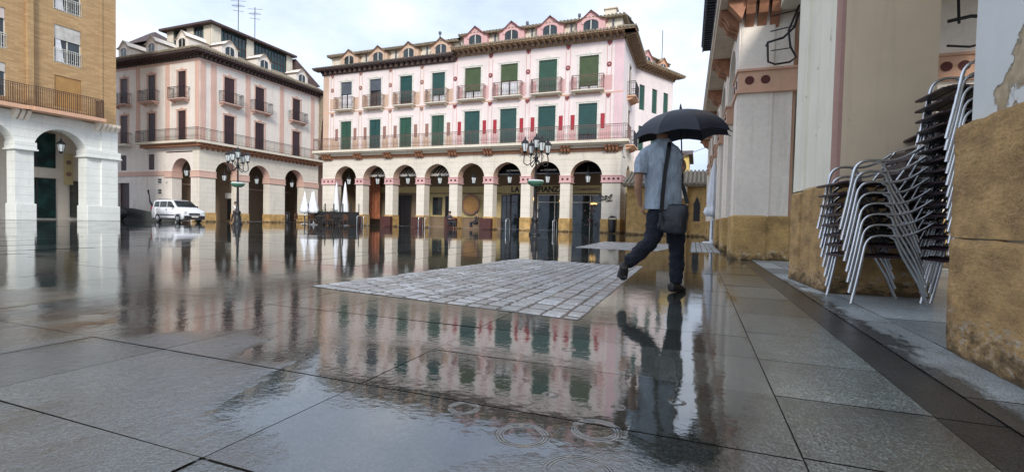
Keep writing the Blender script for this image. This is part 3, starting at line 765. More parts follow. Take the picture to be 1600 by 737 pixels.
# shop signs inside the arcade
def signs():
    X0,Y=-30.45,33.
    o=MB(); o.box(-3.1,3.1,-.03,.0,-.32,.32); s=o.build('shop_sign',MAT['inner_yellow'],None,T(X0+CS[6]-1.25,37.0,3.2))
    s.location=(X0+CS[6]-1.9,37.0,3.28)
    tag(s,'long shop fascia reading LA CONFIANZA in dark capitals behind the arches','sign')
    text('LA CONFIANZA',.62,MAT['black'],s,Matrix.Translation((0.0,-.05,-.22)),bold=.035)
    o=MB(); o.box(-1.5,1.5,-.03,.0,-.3,.3); s=o.build('shop_sign',MAT['inner_yellow'],None,T(X0+CS[7]-.95,37.02,3.28))
    tag(s,'shop fascia reading ULTRAMARINOS in the last arch on the right','sign')
    text('ULTRAMARINOS',.32,MAT['brown_panel'],s,Matrix.Translation((0,-.05,-.12)))
signs()

# ================================================================== CORNER BUILDING
def corner_building():
    ox,oy=-39.95,28.8
    root=empty('corner_building',(ox,oy,0)); tag(root,'cream corner building with dark shutters, dormers and glazed rooftop, behind the white van','building')
    A=Matrix.Rotation(R(90),4,'Z')            # right facade, x runs away (world Y)
    B=T(-11.5,0,0)                            # left facade, x runs to the corner
    LA=13.8
    ar=[(2.6,1.12,4.3),(6.05,1.2,4.3),(10.4,1.25,4.3)]
    b=MB(); arch_wall(b,0,LA,0,6.6,0,.85,ar,0,None,1); b.build('arcade_wall',[MAT['arcade_cream'],MAT['corner_pink']],root,A)
    ed=[0.,1.48,3.72,4.85,7.25,9.15,11.65,LA]
    for i in range(4):
        impost(root,A,ed[2*i],ed[2*i+1],4.35,.85,('corner_pink','corner_pink'),.45,0,.05)
        b=MB(); b.bev(ed[2*i]-.05,ed[2*i+1]+.05,-.06,.9,0,.8,.02); b.build('pier_base',MAT['stone_base'],root,A)
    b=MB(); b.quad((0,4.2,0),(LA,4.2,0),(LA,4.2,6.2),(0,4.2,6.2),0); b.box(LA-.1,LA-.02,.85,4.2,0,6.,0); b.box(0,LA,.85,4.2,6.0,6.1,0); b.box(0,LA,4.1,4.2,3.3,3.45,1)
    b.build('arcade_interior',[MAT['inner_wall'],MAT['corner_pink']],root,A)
    for u,w,h,z,mt in ((3.2,1.9,3.2,0,'black'),(3.9,1.4,1.9,4.0,'black'),(7.0,2.6,3.4,0,'door_red'),(6.9,1.8,2.0,4.0,'shutter_dark')):
        d=MB(); d.box(-w/2,w/2,4.05,4.12,z,z+h,0); d.box(-w/2-.08,w/2+.08,4.02,4.05,z+h,z+h+.1,1); d.build('inner_door',[MAT[mt],MAT['corner_pink']],root,A@T(u,0,0))
    # left facade ground floor: arch next to the corner, small window, door
    b=MB(); arch_wall(b,7.2,10.648,0,6.6,0,.85,[(9.25,1.2,4.3)],0,None,1)
    rect_wall(b,0,7.2,0,6.6,[(.6,2.2,.3,3.4),(4.9,5.7,4.55,5.95),(1.0,1.8,4.55,5.95)],0,.3,0)
    b.box(0,7.2,-.06,0,4.0,4.4,1)
    b.build('left_ground_wall',[MAT['corner_wall'],MAT['corner_pink']],root,B)
    impost(root,B,7.2,8.05,4.35,.85,('corner_pink','corner_pink'),.45,0,.05); impost(root,B,10.45,10.55,4.345,.84,('corner_pink','corner_pink'),.44,0,.045)
    d=MB(); d.box(-.8,.8,.2,.26,.3,3.4); d.build('door',MAT['shutter_dark'],root,B@T(1.4,0,0))
    for u in (5.3,1.4): window(root,B,u,4.55,.8,1.4,'shutter','shutter_dark',1.,None,crest=False)
    b=MB(); b.quad((7.2,4.2,0),(11.4,4.2,0),(11.4,4.2,6.),(7.2,4.2,6.),0); b.box(7.2,7.22,.85,4.2,0,6.,0); b.box(9.6,11.0,3.9,4.15,2.2,2.7,1); b.box(9.7,10.9,4.05,4.15,.2,2.1,2)
    b.build('left_interior',[MAT['inner_wall'],MAT['frame_white'],MAT['black']],root,B)
    # upper walls
    wa=[1.86+.95,6.05,10.6]; HA=[]
    for u in wa: HA+= [(u-.53,u+.53,10.7,13.0),(u-.53,u+.53,6.98,9.6)]
    b=MB(); rect_wall(b,0,LA,6.6,14.3,HA,0,.24,0)
    for u in (.06,1.0,4.45,8.4,12.6): b.box(u,u+(.55 if u>.5 else .5),-.02,0,6.9,13.9,1)
    b.box(0,LA,-.05,0,13.75,13.9,1)
    b.build('right_upper_wall',[MAT['corner_wall'],MAT['corner_pink']],root,A)
    wb=[11.5-10.0,11.5-6.15,11.5-2.2]; HB=[]
    for u in wb: HB+=[(u-.53,u+.53,10.6,13.0),(u-.53,u+.53,6.98,9.6)]
    b=MB(); rect_wall(b,0,11.5,6.6,14.3,HB,0,.24,0)
    for u in (10.95,7.2,3.2): b.box(u,u+.55,-.02,0,6.9,13.9,1)
    b.box(0,11.5,-.05,0,13.75,13.9,1)
    b.build('left_upper_wall',[MAT['corner_wall'],MAT['corner_pink']],root,B)
    for MM,ws in ((A,wa),(B,wb)):
        for u in ws:
            window(root,MM,u,10.7 if MM is A else 10.6,1.06,2.3 if MM is A else 2.4,'shutter','shutter_dark',1.,'corner_pink'); window(root,MM,u,6.98,1.06,2.62,'shutter','shutter_dark',1. ,'corner_pink')
            balcony(root,MM,u,10.62 if MM is A else 10.55,2.1,.6,'corner_pink','iron')
    # running balcony
    b=MB(); b.box(-.5,LA,-.75,0,6.72,6.92,0); b.box(-.3,LA,-.45,0,6.45,6.72,1)
    for k in range(int(LA/.5)): b.prism([(0,6.72),(-.65,6.72),(-.6,6.6),(-.2,6.3),(0,6.2)],k*.5+.1,k*.5+.3,'x',1)
    o=b.build('balcony_slab',[MAT['wall_cream'],MAT['brown_trim']],root,A)
    r_=MB(); rails(r_,[(-.68,-.68),(LA,-.68)],6.92,7.95,.13); r_.build('railing',MAT['iron'],o)
    b=MB(); b.box(4.2,11.5+.45,-.75,0,6.725,6.915,0); b.box(4.4,11.9,-.45,0,6.45,6.72,1); b.box(0,2.6,-.6,0,6.72,6.92,0)
    o=b.build('balcony_slab',[MAT['wall_cream'],MAT['brown_trim']],root,B)
    r_=MB(); rails(r_,[(4.25,0),(4.25,-.68),(12.15,-.68)],6.92,7.95,.13); rails(r_,[(.1,0),(.1,-.55),(2.55,-.55),(2.55,0)],6.92,7.95,.13); r_.build('railing',MAT['iron'],o)
    cornice('right_cornice',root,A,0,LA,14.5,.8,('eave_wood','tile'),.4,.2); cornice('left_cornice',root,B,0,11.5,14.503,.8,('eave_wood','tile'),.4,.2,endr=False)
    # sloping roof
    b=MB()
    b._a([(.8,-.8,14.55),(-11.5,-.8,14.55),(-11.5,3.2,16.3),(-3.2,3.2,16.3)],[(0,1,2,3)])
    b._a([(.8,-.8,14.55),(-3.2,3.2,16.3),(-3.2,LA,16.3),(.8,LA,14.55)],[(0,1,2,3)])
    b._a([(-11.5,3.2,16.3),(-3.2,3.2,16.3),(-3.2,LA,16.3),(-11.5,LA,16.3)],[(0,1,2,3)])
    b._a([(.8,LA,14.55),(-3.2,LA,16.3),(-11.5,LA,16.3),(-11.5,LA,6),(0,LA,6)],[(0,1,2,3,4)])
    for i in range(60):
        u=-11.5+i*.2; 
        if u<.6: yy=min(3.2,-u) if u>-3.2 else 3.2; b.tube([(u,-.85,14.6),(u,yy,14.6+(yy+.8)*.4375)],.07,5)
    for i in range(70):
        u=-.6+i*.2; xx=max(-3.2,-u) if u<3.2 else -3.2; b.tube([(.85,u,14.6),(xx,u,14.6+(.8-xx)*.4375)],.07,5)
    b.build('roof',MAT['tile'],root)
    for u in (2.9,6.6,11.4): dormer(root,A@T(0,.1,0),u,14.85,1.6,1.55,'corner_wall','glass','tile',1.9)
    for u in (11.5-10.2,11.5-6.3,11.5-2.3): dormer(root,B@T(0,.1,0),u,14.85,1.6,1.65,'corner_wall','glass','tile',1.9)
    # glazed penthouse
    x0,x1,y0,y1=-9.,-2.9,3.3,12.6
    b=MB(); b.box(x0,x1,y0,y1,15.9,18.3,0)
    for x in (x0,x0+2.8,x1-1.0): b.box(x,x+.9,y0-.12,y0-.02,15.9,18.4,1)
    for y in (y0,y0+3.6,y1-.7): b.box(x1+.02,x1+.12,y,y+.8,15.9,18.4,1)
    b.box(x1-.02,x1+.13,y0-.13,y0+.5,15.9,18.4,1)
    for k in range(16): b.box(x0+k*.38,x0+k*.38+.05,y0-.05,y0,15.9,18.3,2)
    for k in range(24): b.box(x1,x1+.05,y0+k*.39,y0+k*.39+.05,15.9,18.3,2)
    b.box(x0,x1+.04,y0-.04,y0,17.0,17.1,2); b.box(x1,x1+.04,y0,y1,17.0,17.1,2)
    b.box(x0-.5,x1+.6,y0-.6,y1+.3,18.3,18.5,3)
    p=b.build('penthouse',[MAT['glass_teal'],MAT['wall_cream'],MAT['frame_dark'],MAT['eave_wood']],root)
    b=MB(); e=.6; b._a([(x0-.5,y0-e,18.5),(x1+e,y0-e,18.5),(x1+e,y1+.3,18.5),(x0-.5,y1+.3,18.5),((x0+x1)/2,y0+2.5,19.5),((x0+x1)/2,y1-3,19.5)],[(0,1,4),(1,2,5,4),(2,3,5),(3,0,4,5)])
    b.build('roof',MAT['tile'],p)
    b=MB(); b._a([(x1-1.5,y1+.3,18.2),(x1+.4,y1+.3,18.2),(x1+1.8,y1+2.6,15.6),(x1-1.5,y1+2.6,15.6),(x1-1.5,y1+.3,15.5),(x1+.4,y1+.3,15.5)],[(0,1,2,3),(1,5,2),(0,1,5,4)]); b.build('stair_shed',MAT['eave_wood'],root)
    # dark roof turret on the left
    b=MB(); b.box(-13.5,-9.8,2.5,6,16.2,17.2); b._a([(-14,2.,17.2),(-9.3,2.,17.2),(-9.3,6.5,17.2),(-14,6.5,17.2),(-12.6,4,19.),(-12.,4,19.)],[(0,1,5,4),(1,2,5),(2,3,4,5),(3,0,4)]); b.build('roof_turret',MAT['eave_wood'],root)
    # rooftop aerials
    for dx,dy,h,lab in ((-4.6,7.4,3.7,'thin rooftop aerial with few arms, left one of the two'),(-4.4,9.2,3.6,'rooftop aerial with long crossbars, right one of the two')):
        b=MB(); b.tube([(0,0,0),(0,0,h)],.035,5)
        for k in range(3): b.tube([(-.7+.15*k,-.3,h-.2-.5*k),(.7-.15*k,.3,h-.2-.5*k)],.02,4)
        for k in range(5): b.tube([(-.5+.25*k,-.45,h-.7),(-.5+.25*k,.25,h-.7)],.012,4)
        tag(b.build('roof_aerial',MAT['iron'],None,T(ox+dx,oy+dy,19.0)),lab+' on the corner building','aerial')
    # street wall lamps + plaques
    for k,(u,z) in enumerate(((-5.0,3.55),(-5.0,2.6))):
        b=MB(); b.box(-.28,.28,-.04,0,-.25,.25,0); b.box(-.22,.22,-.05,-.04,-.19,-.03,1); b.box(-.22,.22,-.05,-.04,.02,.18,1)
        tag(b.build('wall_plaque',[MAT['frame_white'],MAT['iron']],None,T(ox+u-.0,oy,z)),['upper small plaque on the cream wall above the white van','lower small plaque on the cream wall above the white van'][k],'plaque','plaques above the van')
corner_building()

# ================================================================== BRICK BUILDING
def brick_building():
    ox,oy=-42.,23.65
    root=empty('brick_building',(ox,oy,0)); tag(root,'tan brick apartment block over a white plastered arcade at the left edge','building')
    A=Matrix.Rotation(R(90),4,'Z')@T(-13,0,0); L=13.
    u=lambda y:y-oy+13
    ar=[(u(20.22),1.5,4.85),(u(16.25),1.5,4.85),(u(12.3),1.3,4.85)]
    b=MB(); arch_wall(b,0,L,0,7.3,0,1.0,ar,0,None,0)
    b.box(u(21.72)+.9,L+.03,-.12,0,0,7.2,0); b.box(L,L+.12,0,1.0,0,7.2,0)
    b.build('arcade_wall',MAT['white_arcade'],root,A)
    for a,e in ((u(21.72),L+.12),(u(17.75),u(18.72)),(u(13.6),u(14.75))):
        b=MB(); b.box(a-.08,e+.08,-.2,1.1,4.75,5.2); b.box(a-.14,e+.14,-.26,1.16,4.65,4.75); b.build('impost_band',MAT['white_arcade'],root,A); b=MB(); b.bev(a-.06,e+.06,-.18,1.08,0,1.1,.03); b.build('pier_base',MAT['white_arcade'],root,A)
    b=MB(); b.quad((0,4,0),(L,4,0),(L,4,7.2),(0,4,7.2),0); b.box(0,L,1.,4.,6.7,6.8,0); b.box(L-.02,L,1.,4.,0,7,0); b.build('arcade_interior',[MAT['wall_white']],root,A)
    for (y,w,z,h,mt) in ((20.6,2.3,.1,3.,'glass_teal'),(20.6,2.3,3.9,2.6,'glass_teal'),(23.2,1.1,.2,2.8,'glass'),(17.3,1.0,.1,3.,'glass'),(17.1,1.6,3.9,2.6,'glass_teal')):
        d=MB(); d.box(-w/2,w/2,3.9,3.98,z,z+h,0); d.box(-w/2,w/2,3.86,3.9,z+h-.08,z+h,1); d.box(-.03,.03,3.86,3.9,z,z+h,1); d.build('shop_window',[MAT[mt],MAT['frame_dark']],root,A@T(u(y),0,0))
    b=MB(); b.box(-.28,.28,-.03,.0,-1.2,1.2,0); b.disc((0,.5),.18,-.05,-.03,10,1); b.disc((0,-.4),.18,-.05,-.03,10,1)
    o=b.build('banner',[MAT['ochre_wall'],MAT['brown_panel']],None,Matrix.Translation((ox,oy,0))@A@T(u(22.35),3.5,3.9)); tag(o,'narrow ochre and brown banner hanging inside the white arcade','banner')
    # upper brick
    wy=[(19.86,21.42)]; H=[]
    for y0,y1 in ((19.86,21.42),(14.7,17.35)):
        for z0,z1 in ((7.95,10.1),(11.0,13.6),(14.6,17.2),(18.2,20.4)): H.append((u(y0),u(y1),z0,z1))
    b=MB(); rect_wall(b,0,L,7.2,21.,H,0,.2,0); b.box(u(18.35),u(18.65),-.25,0,7.3,21.,0); b.box(u(22.6),u(22.75),-.05,0,7.3,21,0); b.box(0,L,.25,9,7.2,21,0); b.box(0,L+.0,.2,9,6.8,7.2,0)
    b.build('brick_wall',MAT['brick'],root,A)
    for y0,y1,sty in ((19.86,21.42,0),(14.7,17.35,1)):
        for k,(z0,z1) in enumerate(((7.95,10.1),(11.0,13.6),(14.6,17.2),(18.2,20.4))):
            window(root,A,u((y0+y1)/2),z0,y1-y0,z1-z0,'white','blind_ochre' if k==0 and sty==0 else 'blind_white',[1.,.36,.3,.5][k] if sty==0 else .25,None,crest=False)
            if k>0:
                r_=MB(); rails(r_,[(u(y0)-.02,-.02),(u(y1)+.02,-.02)],z0,z0+1.0,.12); r_.build('railing',MAT['frame_white'],root,A)
                c_=MB(); c_.prism([(u(y0)+.1,z0+.1),(u(y0)+.6,z0+.1),(u(y0)+.3,z1-.4),(u(y0)+.1,z1-.4)],.08,.11,'y'); c_.build('curtain',MAT['curtain'],root,A)
    # balcony with belly, white lattice behind
    b=MB(); b.box(0,u(18.3),-.9,0,7.25,7.5,0); b.box(u(18.3),u(22.4),-1.1,0,7.25,7.5,0); b.box(u(18.3)-.3,u(18.3),-1.0,0,7.25,7.5,0)
    o=b.build('balcony',MAT['salmon'],root,A)
    r_=MB(); rails(r_,[(0,-.85),(u(18.1),-.85),(u(18.4),-1.05),(u(22.1),-1.05),(u(22.35),-.85),(u(22.35),0)],7.5,8.85,.11,.013); r_.build('railing',MAT['iron_brown'],o)
    for y,n in ((22.85,5),(17.9,3)):
        for k in range(n):
            b=MB(); x=u(y)+(k-(n-1)/2)*.3+.1; b.prism([(0,7.25),(-.55,7.25),(-.5,7.05),(-.15,6.7),(0,6.6)],x-.1,x+.1,'x'); b.build('corbel',MAT['wall_white'],root,A)
brick_building()

# townhouse in the gap between the two big buildings, and houses further back
def small_houses():
    root=empty('townhouse',(-46,46,0)); tag(root,'narrow pinkish townhouse glimpsed in the gap left of the pink building','building')
    b=MB(); hs=[(4.2,5.2,7.,9.4),(4.2,5.2,11,13.3),(2.,3.,7,9.4),(2.,3.,11,13.3),(4.2,5.2,2,4.6)]
    rect_wall(b,0,9,0,15.,hs); b.box(0,9,.25,8,0,14.9); b.build('wall',MAT['beigepink'],root)
    for u,z in ((4.7,7.),(4.7,11.),(2.5,7),(2.5,11)): window(root,Matrix(),u,z,1.,2.3,'shutter','shutter_dark'); balcony(root,Matrix(),u,z-.05,1.9,.6,'corner_pink')
    cornice('cornice',root,Matrix(),0,9,15.1,.7,('eave_wood','tile'),.5)
    # ochre chapel at the end of the street
    root=empty('stone_chapel',(-2.2,30,0)); tag(root,'low ochre stone building with a pointed window and tiled roof, behind the walker','building')
    b=MB(); b.box(-1.9,5.6,0,6,0,2.95,0); b.box(.0,1.55,-.35,0,2.2,2.9,1); b.box(1.5,1.62,-.3,0,0,2.9,0); b.build('wall',[MAT['stone_base'],MAT['wall_cream']],root)
    b=MB(); b._a([(-2.1,-.5,3.0),(5.8,-.5,3.0),(5.8,3.,4.1),(-2.1,3.,4.1),(5.8,6.3,3.),(-2.1,6.3,3.)],[(0,1,2,3),(3,2,4,5)])
    for i in range(34): b.tube([(-2.05+i*.235,-.55,3.03),(-2.05+i*.235,3.,4.14)],.085,6)
    b.box(-2.1,5.8,-.45,0,2.9,2.99); b.build('roof',MAT['tile'],root)
    b=MB(); b.prism([(1.95,.9),(2.3,.9),(2.3,1.9),(2.125,2.35),(1.95,1.9)],-.02,.0,'y'); b.build('window',MAT['black'],root)
    root=empty('yellow_house',(-2.7,40,0)); tag(root,'yellow house wall with a thin dark eave above the chapel roof','building')
    b=MB(); b.box(0,1.9,0,6,0,6.1); b.build('wall',MAT['yellow_wall'],root)
    b=MB(); b.box(-.2,2.2,-.3,6,6.1,6.22); b._a([(-.2,-.3,6.22),(2.2,-.3,6.22),(2.2,3,6.9),(-.2,3,6.9)],[(0,1,2,3)]); b.build('roof',MAT['eave_wood'],root)
small_houses()

# ================================================================== RIGHT BUILDING
def right_building():
    # facade line drifts a little: origin far end, x runs toward the camera
    far=Vector((.44,27.2,0)); near=Vector((.715,10.55,0)); d=(near-far); L=d.length; ang=math.atan2(d.y,d.x)
    root=empty('arcade_terrace',tuple(far),ang); tag(root,'tall white and pink arcaded building along the right side of the street','building')
    M=Matrix(); per=3.1
    cs=[L-.85-1.12-i*per for i in range(5)]; r=1.1; sp=3.62
    b=MB(); arch_wall(b,0,L,0,5.0,0,.9,[(c,r,sp) for c in cs],0,0,0); b.build('arcade_wall',[MAT['wall_white']],root)
    ed=[0]+[x for c in reversed(cs) for x in (c-r,c+r)]+[L]
    for i in range(6):
        a,e=ed[2*i],ed[2*i+1]
        # pier face with stepped strips
        b=MB(); b.box(a+.14,e-.14 if i<5 else e+.0,-.06,0,.85,4.9,0); 
        b.box(a+.02,a+.1,-.03,0,.85,4.9,1)
        b.build('pier_strip',[MAT['wall_white'],MAT['salmon']],root)
        impost(root,M,a,e,3.68,.9,('salmon','disc_red'),.36,2)
        b=MB(); b.bev(a-.04,e+.03,-.09,.95,0,.87,.03); b.build('pier_base',MAT['stone_base'],root)
        n=3
        for k in range(n):
            q=MB(); x=(a+e)/2+(k-(n-1)/2)*.24
            q.prism([(0,5.0),(-.42,5.0),(-.42,4.93),(-.33,4.86),(-.25,4.7),(-.1,4.62),(0,4.45)],-.08,.08,'x'); 
            q.build('bracket',MAT['brown_trim'],root,T(x,0,0))
    # end wall facing the camera
    E=T(L,0,0)@Matrix.Rotation(R(90),4,'Z')
    # E: x goes to +X world (into building), y away from the camera
    b=MB(); b.box(.004,.56,-.03,.8,.85,4.98,0); b.box(.56,.9,.06,.8,.85,4.98,0); b.box(.9,.96,.1,.8,.85,4.98,1)
    arch_wall(b,.96,4.3,0,5.,.3,.7,[(2.05,1.05,3.62)],0,1)
    b.box(3.1,4.2,0,.3,.0,5.,0)
    b.box(.0,4.3,0.02,.8,5.0,10.3,0)
    b.box(-.02,.02,-.02,.1,.87,4.9,0)
    b.build('end_wall',[MAT['wall_white'],MAT['salmon']],root,E)
    impost(root,E,.0,.56,3.683,.3,('salmon','disc_red'),.36,2,.05); impost(root,E,.68,.92,3.677,.3,('salmon','salmon'),.35,0,.03,.06)
    impost(root,E,3.1,4.1,3.68,.3,('salmon','disc_red'),.36,4,.05)
    b=MB(); 
    for q in ((-.08,.55,-.06,.7,0,.872,.03),(.56,.97,0,.7,0,.868,.02),(3.05,4.2,-.05,.3,0,.87,.02)):
        b=MB(); b.bev(*q); b.build('pier_base',MAT['stone_base'],root,E)
    b=MB()
    for k in range(3):
        x=.1+k*.22; b.prism([(0,5.0),(-.40,5.0),(-.40,4.93),(-.33,4.86),(-.25,4.72),(-.1,4.66),(0,4.5)],x-.08,x+.08,'x')
    b.prism([(-.05,4.62),(-.3,4.93),(-.3,5.),(.05,5.)],-.3,-.05,'y'); b.box(.56,4.3,-.1,.1,4.86,5.,0)
    b.build('end_brackets',MAT['brown_trim'],root,E)
    # balcony slab, seen from below
    b=MB(); b.box(-.3,L+.42,-.44,.0,5.0,5.16,0); b.box(-.3,L+.46,-.48,.0,5.16,5.24,1); b.box(L+.003,L+.42,0,4.3,5.0,5.16,0)
    for k in range(12): b.box(.5+k*1.45,.52+k*1.45,-.43,0,4.994,5.0,1)
    sl=b.build('balcony_slab',[MAT['soffit'],MAT['wall_white']],root)
    q=MB(); rails(q,[(-.2,-.4),(L+.36,-.4)],5.24,6.2,.13,.012); q.build('railing',MAT['iron'],sl)
    # upper storeys
    HU=[]
    for c in cs: HU+=[(c-.5,c+.5,5.3,7.6),(c-.45,c+.45,8.2,9.6)]
    b=MB(); rect_wall(b,0,L,5.0,10.0,HU,0.02,.2,0); b.box(0,L,.25,6,5.0,10.,0); b.box(0,.02,0,6,0,10,0)
    b.build('upper_wall',MAT['wall_white'],root)
    for c in cs: window(root,T(0,.02,0),c,5.3,1.,2.3,'shutter','blind_green'); window(root,T(0,.02,0),c,8.2,.9,1.4,'shutter','blind_green')
    # eaves with dark slatted soffit
    b=MB(); b.box(-.5,L+.5,-.46,.2,10.0,10.1,0)
    for k in range(60): x=-.5+k*.3; b.box(x,x+.09,-.44,0,9.9,10.,0)
    b.box(-.52,L+.5,-.5,-.44,9.86,10.15,1)
    for k in range(75): x=-.5+k*.235; b.tube([(x,-.55,10.17),(x,.4,10.3)],.08,5,1)
    b.box(-.5,L+.5,-.2,6,10.1,10.2,1)
    b.build('eaves',[MAT['eave_blue'],MAT['eave_blue']],root)
    b=MB(); b.tube([(L-4.5,-.10,9.9),(L-4.5,-.10,5.3)],.06,8); b.build('downpipe',MAT['frame_white'],root)
    b=MB(); b.quad((0,4.2,0),(L,4.2,0),(L,4.2,5),(0,4.2,5)); b.box(0,L,.9,4.2,4.95,4.99); b.build('arcade_interior',MAT['wall_cream'],root)
mk('eave_blue', plain, (.03,.045,.075), .6, var=.3)
right_building()

def near_portico():
    # far pillar of the portico (plaster shaft on a stone base)
    root=empty('plaster_pillar',(1.25,5.68,0),R(5.)); tag(root,'tall plaster pillar with beige face and groove, behind the stacked chairs','pillar')
    b=MB(); D=1.38; W=.84
    # shaft: west face with groove and rounded near corner
    prof=[(.0,D),(.0,.99),(.06,.97),(.06,.90),(.0,.87),(.0,.075),(.010,.035),(.030,.010),(.062,.0),(W,.0),(W,D)]
    n=len(prof); pts=[(x,y,1.10) for x,y in prof]+[(x,y,6.2) for x,y in prof]
    for i in range(n):
        j=(i+1)%n; mi=1 if 4<i<8 else (2 if i==8 else 0)
        b._a([pts[i],pts[j],pts[n+j],pts[n+i]],[(0,1,2,3)],mi)
    b._a(pts[n:],[tuple(range(n))]); 
    b.build('shaft',[MAT['plaster_near'],MAT['edge_brown'],MAT['beige_face']],root)
    b=MB()
    b.bev(-.03,W+.02,-.03,.89,0,1.11,.03); b.bev(-.02,W+.02,.97,D+.02,0,1.09,.03); b.box(.10,W,.88,.98,0,1.08)
    o=b.build('stone_base',MAT['stone_near'],root)
    # near pillar
    root=empty('stone_pillar',(1.325,3.36,0),R(0.)); tag(root,'nearest pillar at the right edge, rough ochre stone below peeling white plaster','pillar')
    def rough(name,x0,x1,y0,y1,z0,z1,mat,amp,nx=16,ny=22,nz=24,parent=root):
        bm=bmesh.new(); 
        vs={}
        def V(x,y,z):
            k=(round(x,4),round(y,4),round(z,4))
            if k not in vs: vs[k]=bm.verts.new(k)
            return vs[k]
        def face(f,nu,nv):
            for i in range(nu):
                for j in range(nv):
                    try: bm.faces.new([V(*f(i/nu,j/nv)),V(*f((i+1)/nu,j/nv)),V(*f((i+1)/nu,(j+1)/nv)),V(*f(i/nu,(j+1)/nv))])
                    except ValueError: pass
        X=lambda u:x0+(x1-x0)*u; Yy=lambda u:y0+(y1-y0)*u; Z=lambda u:z0+(z1-z0)*u
        face(lambda u,v:(x0,Yy(u),Z(v)),ny,nz); face(lambda u,v:(X(u),y1,Z(v)),nx,nz); face(lambda u,v:(X(u),Yy(v),z1),nx,ny); face(lambda u,v:(X(u),y0,Z(v)),nx,nz); face(lambda u,v:(x1,Yy(u),Z(v)),ny,nz)
        from mathutils import noise as N
        bmesh.ops.recalc_face_normals(bm,faces=bm.faces); bm.normal_update()
        for v in bm.verts:
            p=v.co*4.; q=N.noise(p)+.5*N.noise(p*2.7)+.3*N.noise(p*7)
            v.co+=v.normal*(amp*q)
            # chipped arrises
            ex=min(v.co.x-x0,1)+min(y1-v.co.y,1)
            if ex<.05: v.co.x+=.012; v.co.y-=.012
        me=bpy.data.meshes.new(name); bm.to_mesh(me); bm.free(); me.materials.append(mat)
        for p in me.polygons: p.use_smooth=True
        return link(name,me,parent)
    rough('stone_block',-.03,1.1,-2.6,.0,0,.605,MAT['stone_near'],.016,14,60,16)
    rough('stone_block',-.03,1.1,-2.6,.0,.617,1.215,MAT['stone_near'],.014,14,60,16)
    b=MB(); b.box(0,1.05,-2.55,-.03,.59,.63,0); b.build('mortar_bed',MAT['mortar'],root)
    b=MB(); b.bev(.02,1.05,-2.55,-.05,1.2,6.2,.03); b.build('plaster_shaft',MAT['peeling'],root)
    # ceiling, inner wall of the portico
    root=empty('portico_shell',(1.3,6,0)); tag(root,'portico wall and ceiling in shade above the stacked chairs','wall')
    b=MB(); b.box(.02,4.,-8.7,4.4,4.75,4.9); b.build('ceiling',MAT['wall_cream'],root)
    b=MB(); b.box(3.9,4.1,-8.7,1.2,0,4.75); b.build('wall',MAT['wall_cream'],root)
def peeling():
    m,nt,b=newmat('peeling'); p=pos(nt)
    n1=noise(nt,1.3,5,.6,p); n2=noise(nt,18,5,.6,p); n3=noise(nt,3.,6,.6,p)
    white=ramp(nt,n1.outputs[0],[(.3,(.60,.62,.60)),(.7,(.76,.77,.76))]).outputs[0]
    tan=ramp(nt,n2.outputs[0],[(.3,(.36,.27,.16)),(.7,(.52,.42,.28))]).outputs[0]
    s=nt.nodes.new('ShaderNodeSeparateXYZ'); nt.links.new(p,s.inputs[0])
    # peeled zone: a sloping band above the stone, towards the camera
    band=math_(nt,'ABSOLUTE',math_(nt,'SUBTRACT',math_(nt,'ADD',s.outputs[2],math_(nt,'MULTIPLY',s.outputs[1],.55)),3.02))
    f=math_(nt,'SUBTRACT',math_(nt,'MULTIPLY',n3.outputs[0],.62),band)
    yl=math_(nt,'MULTIPLY',math_(nt,'SUBTRACT',s.outputs[1],2.92),1.1)
    f=math_(nt,'SUBTRACT',f,math_(nt,'MAXIMUM',yl,0.))
    e=ramp(nt,f,[(.15,g3(0)),(.165,g3(1))]).outputs[0]
    c=mixc(nt,e,white,tan)
    rim=ramp(nt,f,[(.14,g3(0)),(.155,g3(1)),(.165,g3(.9)),(.185,g3(0))]).outputs[0]
    c=mixc(nt,math_(nt,'MULTIPLY',rim,.6),c,(.25,.2,.13))
    st=ramp(nt,noise(nt,2.2,6,.7,mapping(nt,p,(1,1,.4))).outputs[0],[(.55,g3(0)),(.75,g3(.45))]).outputs[0]
    c=mixc(nt,st,c,(.42,.38,.3))
    nt.links.new(c,b.inputs['Base Color']); b.inputs['Roughness'].default_value=.85
    h=math_(nt,'SUBTRACT',math_(nt,'MULTIPLY',n2.outputs[0],.12),math_(nt,'MULTIPLY',e,.6)); bump(nt,b,h,.8,.02)
    return m
def spotted(name,col,spot):
    m,nt,b=newmat(name); p=pos(nt)
    n1=noise(nt,1.2,5,.6,p); c=ramp(nt,n1.outputs[0],[(.3,tuple(x*.85 for x in col)),(.7,col)]).outputs[0]
    n2=noise(nt,7.,3,.5,mapping(nt,p,(1,1,.8))); f=ramp(nt,n2.outputs[0],[(.70,g3(0)),(.73,g3(.7))]).outputs[0]
    c=mixc(nt,f,c,spot)
    n3=noise(nt,1.5,6,.7,mapping(nt,p,(4,4,.3))); c=mixc(nt,ramp(nt,n3.outputs[0],[(.5,g3(0)),(.75,g3(.35))]).outputs[0],c,(.5,.45,.3))
    n4=noise(nt,40,5,.6,p)
    nt.links.new(c,b.inputs['Base Color']); b.inputs['Roughness'].default_value=.8; bump(nt,b,n4.outputs[0],.25,.008); return m
MAT['peeling']=peeling(); MAT['plaster_near']=spotted('plaster_near',(.90,.85,.70),(.22,.14,.08)); MAT['beige_face']=spotted('beige_face',(.88,.71,.50),(.66,.52,.36))
MAT['edge_brown']=plaster('edge_brown',(.45,.27,.22),stain=(.18,.09,.05),amt=.7); mk('mortar',plain,(.55,.5,.4),.9)
near_portico()

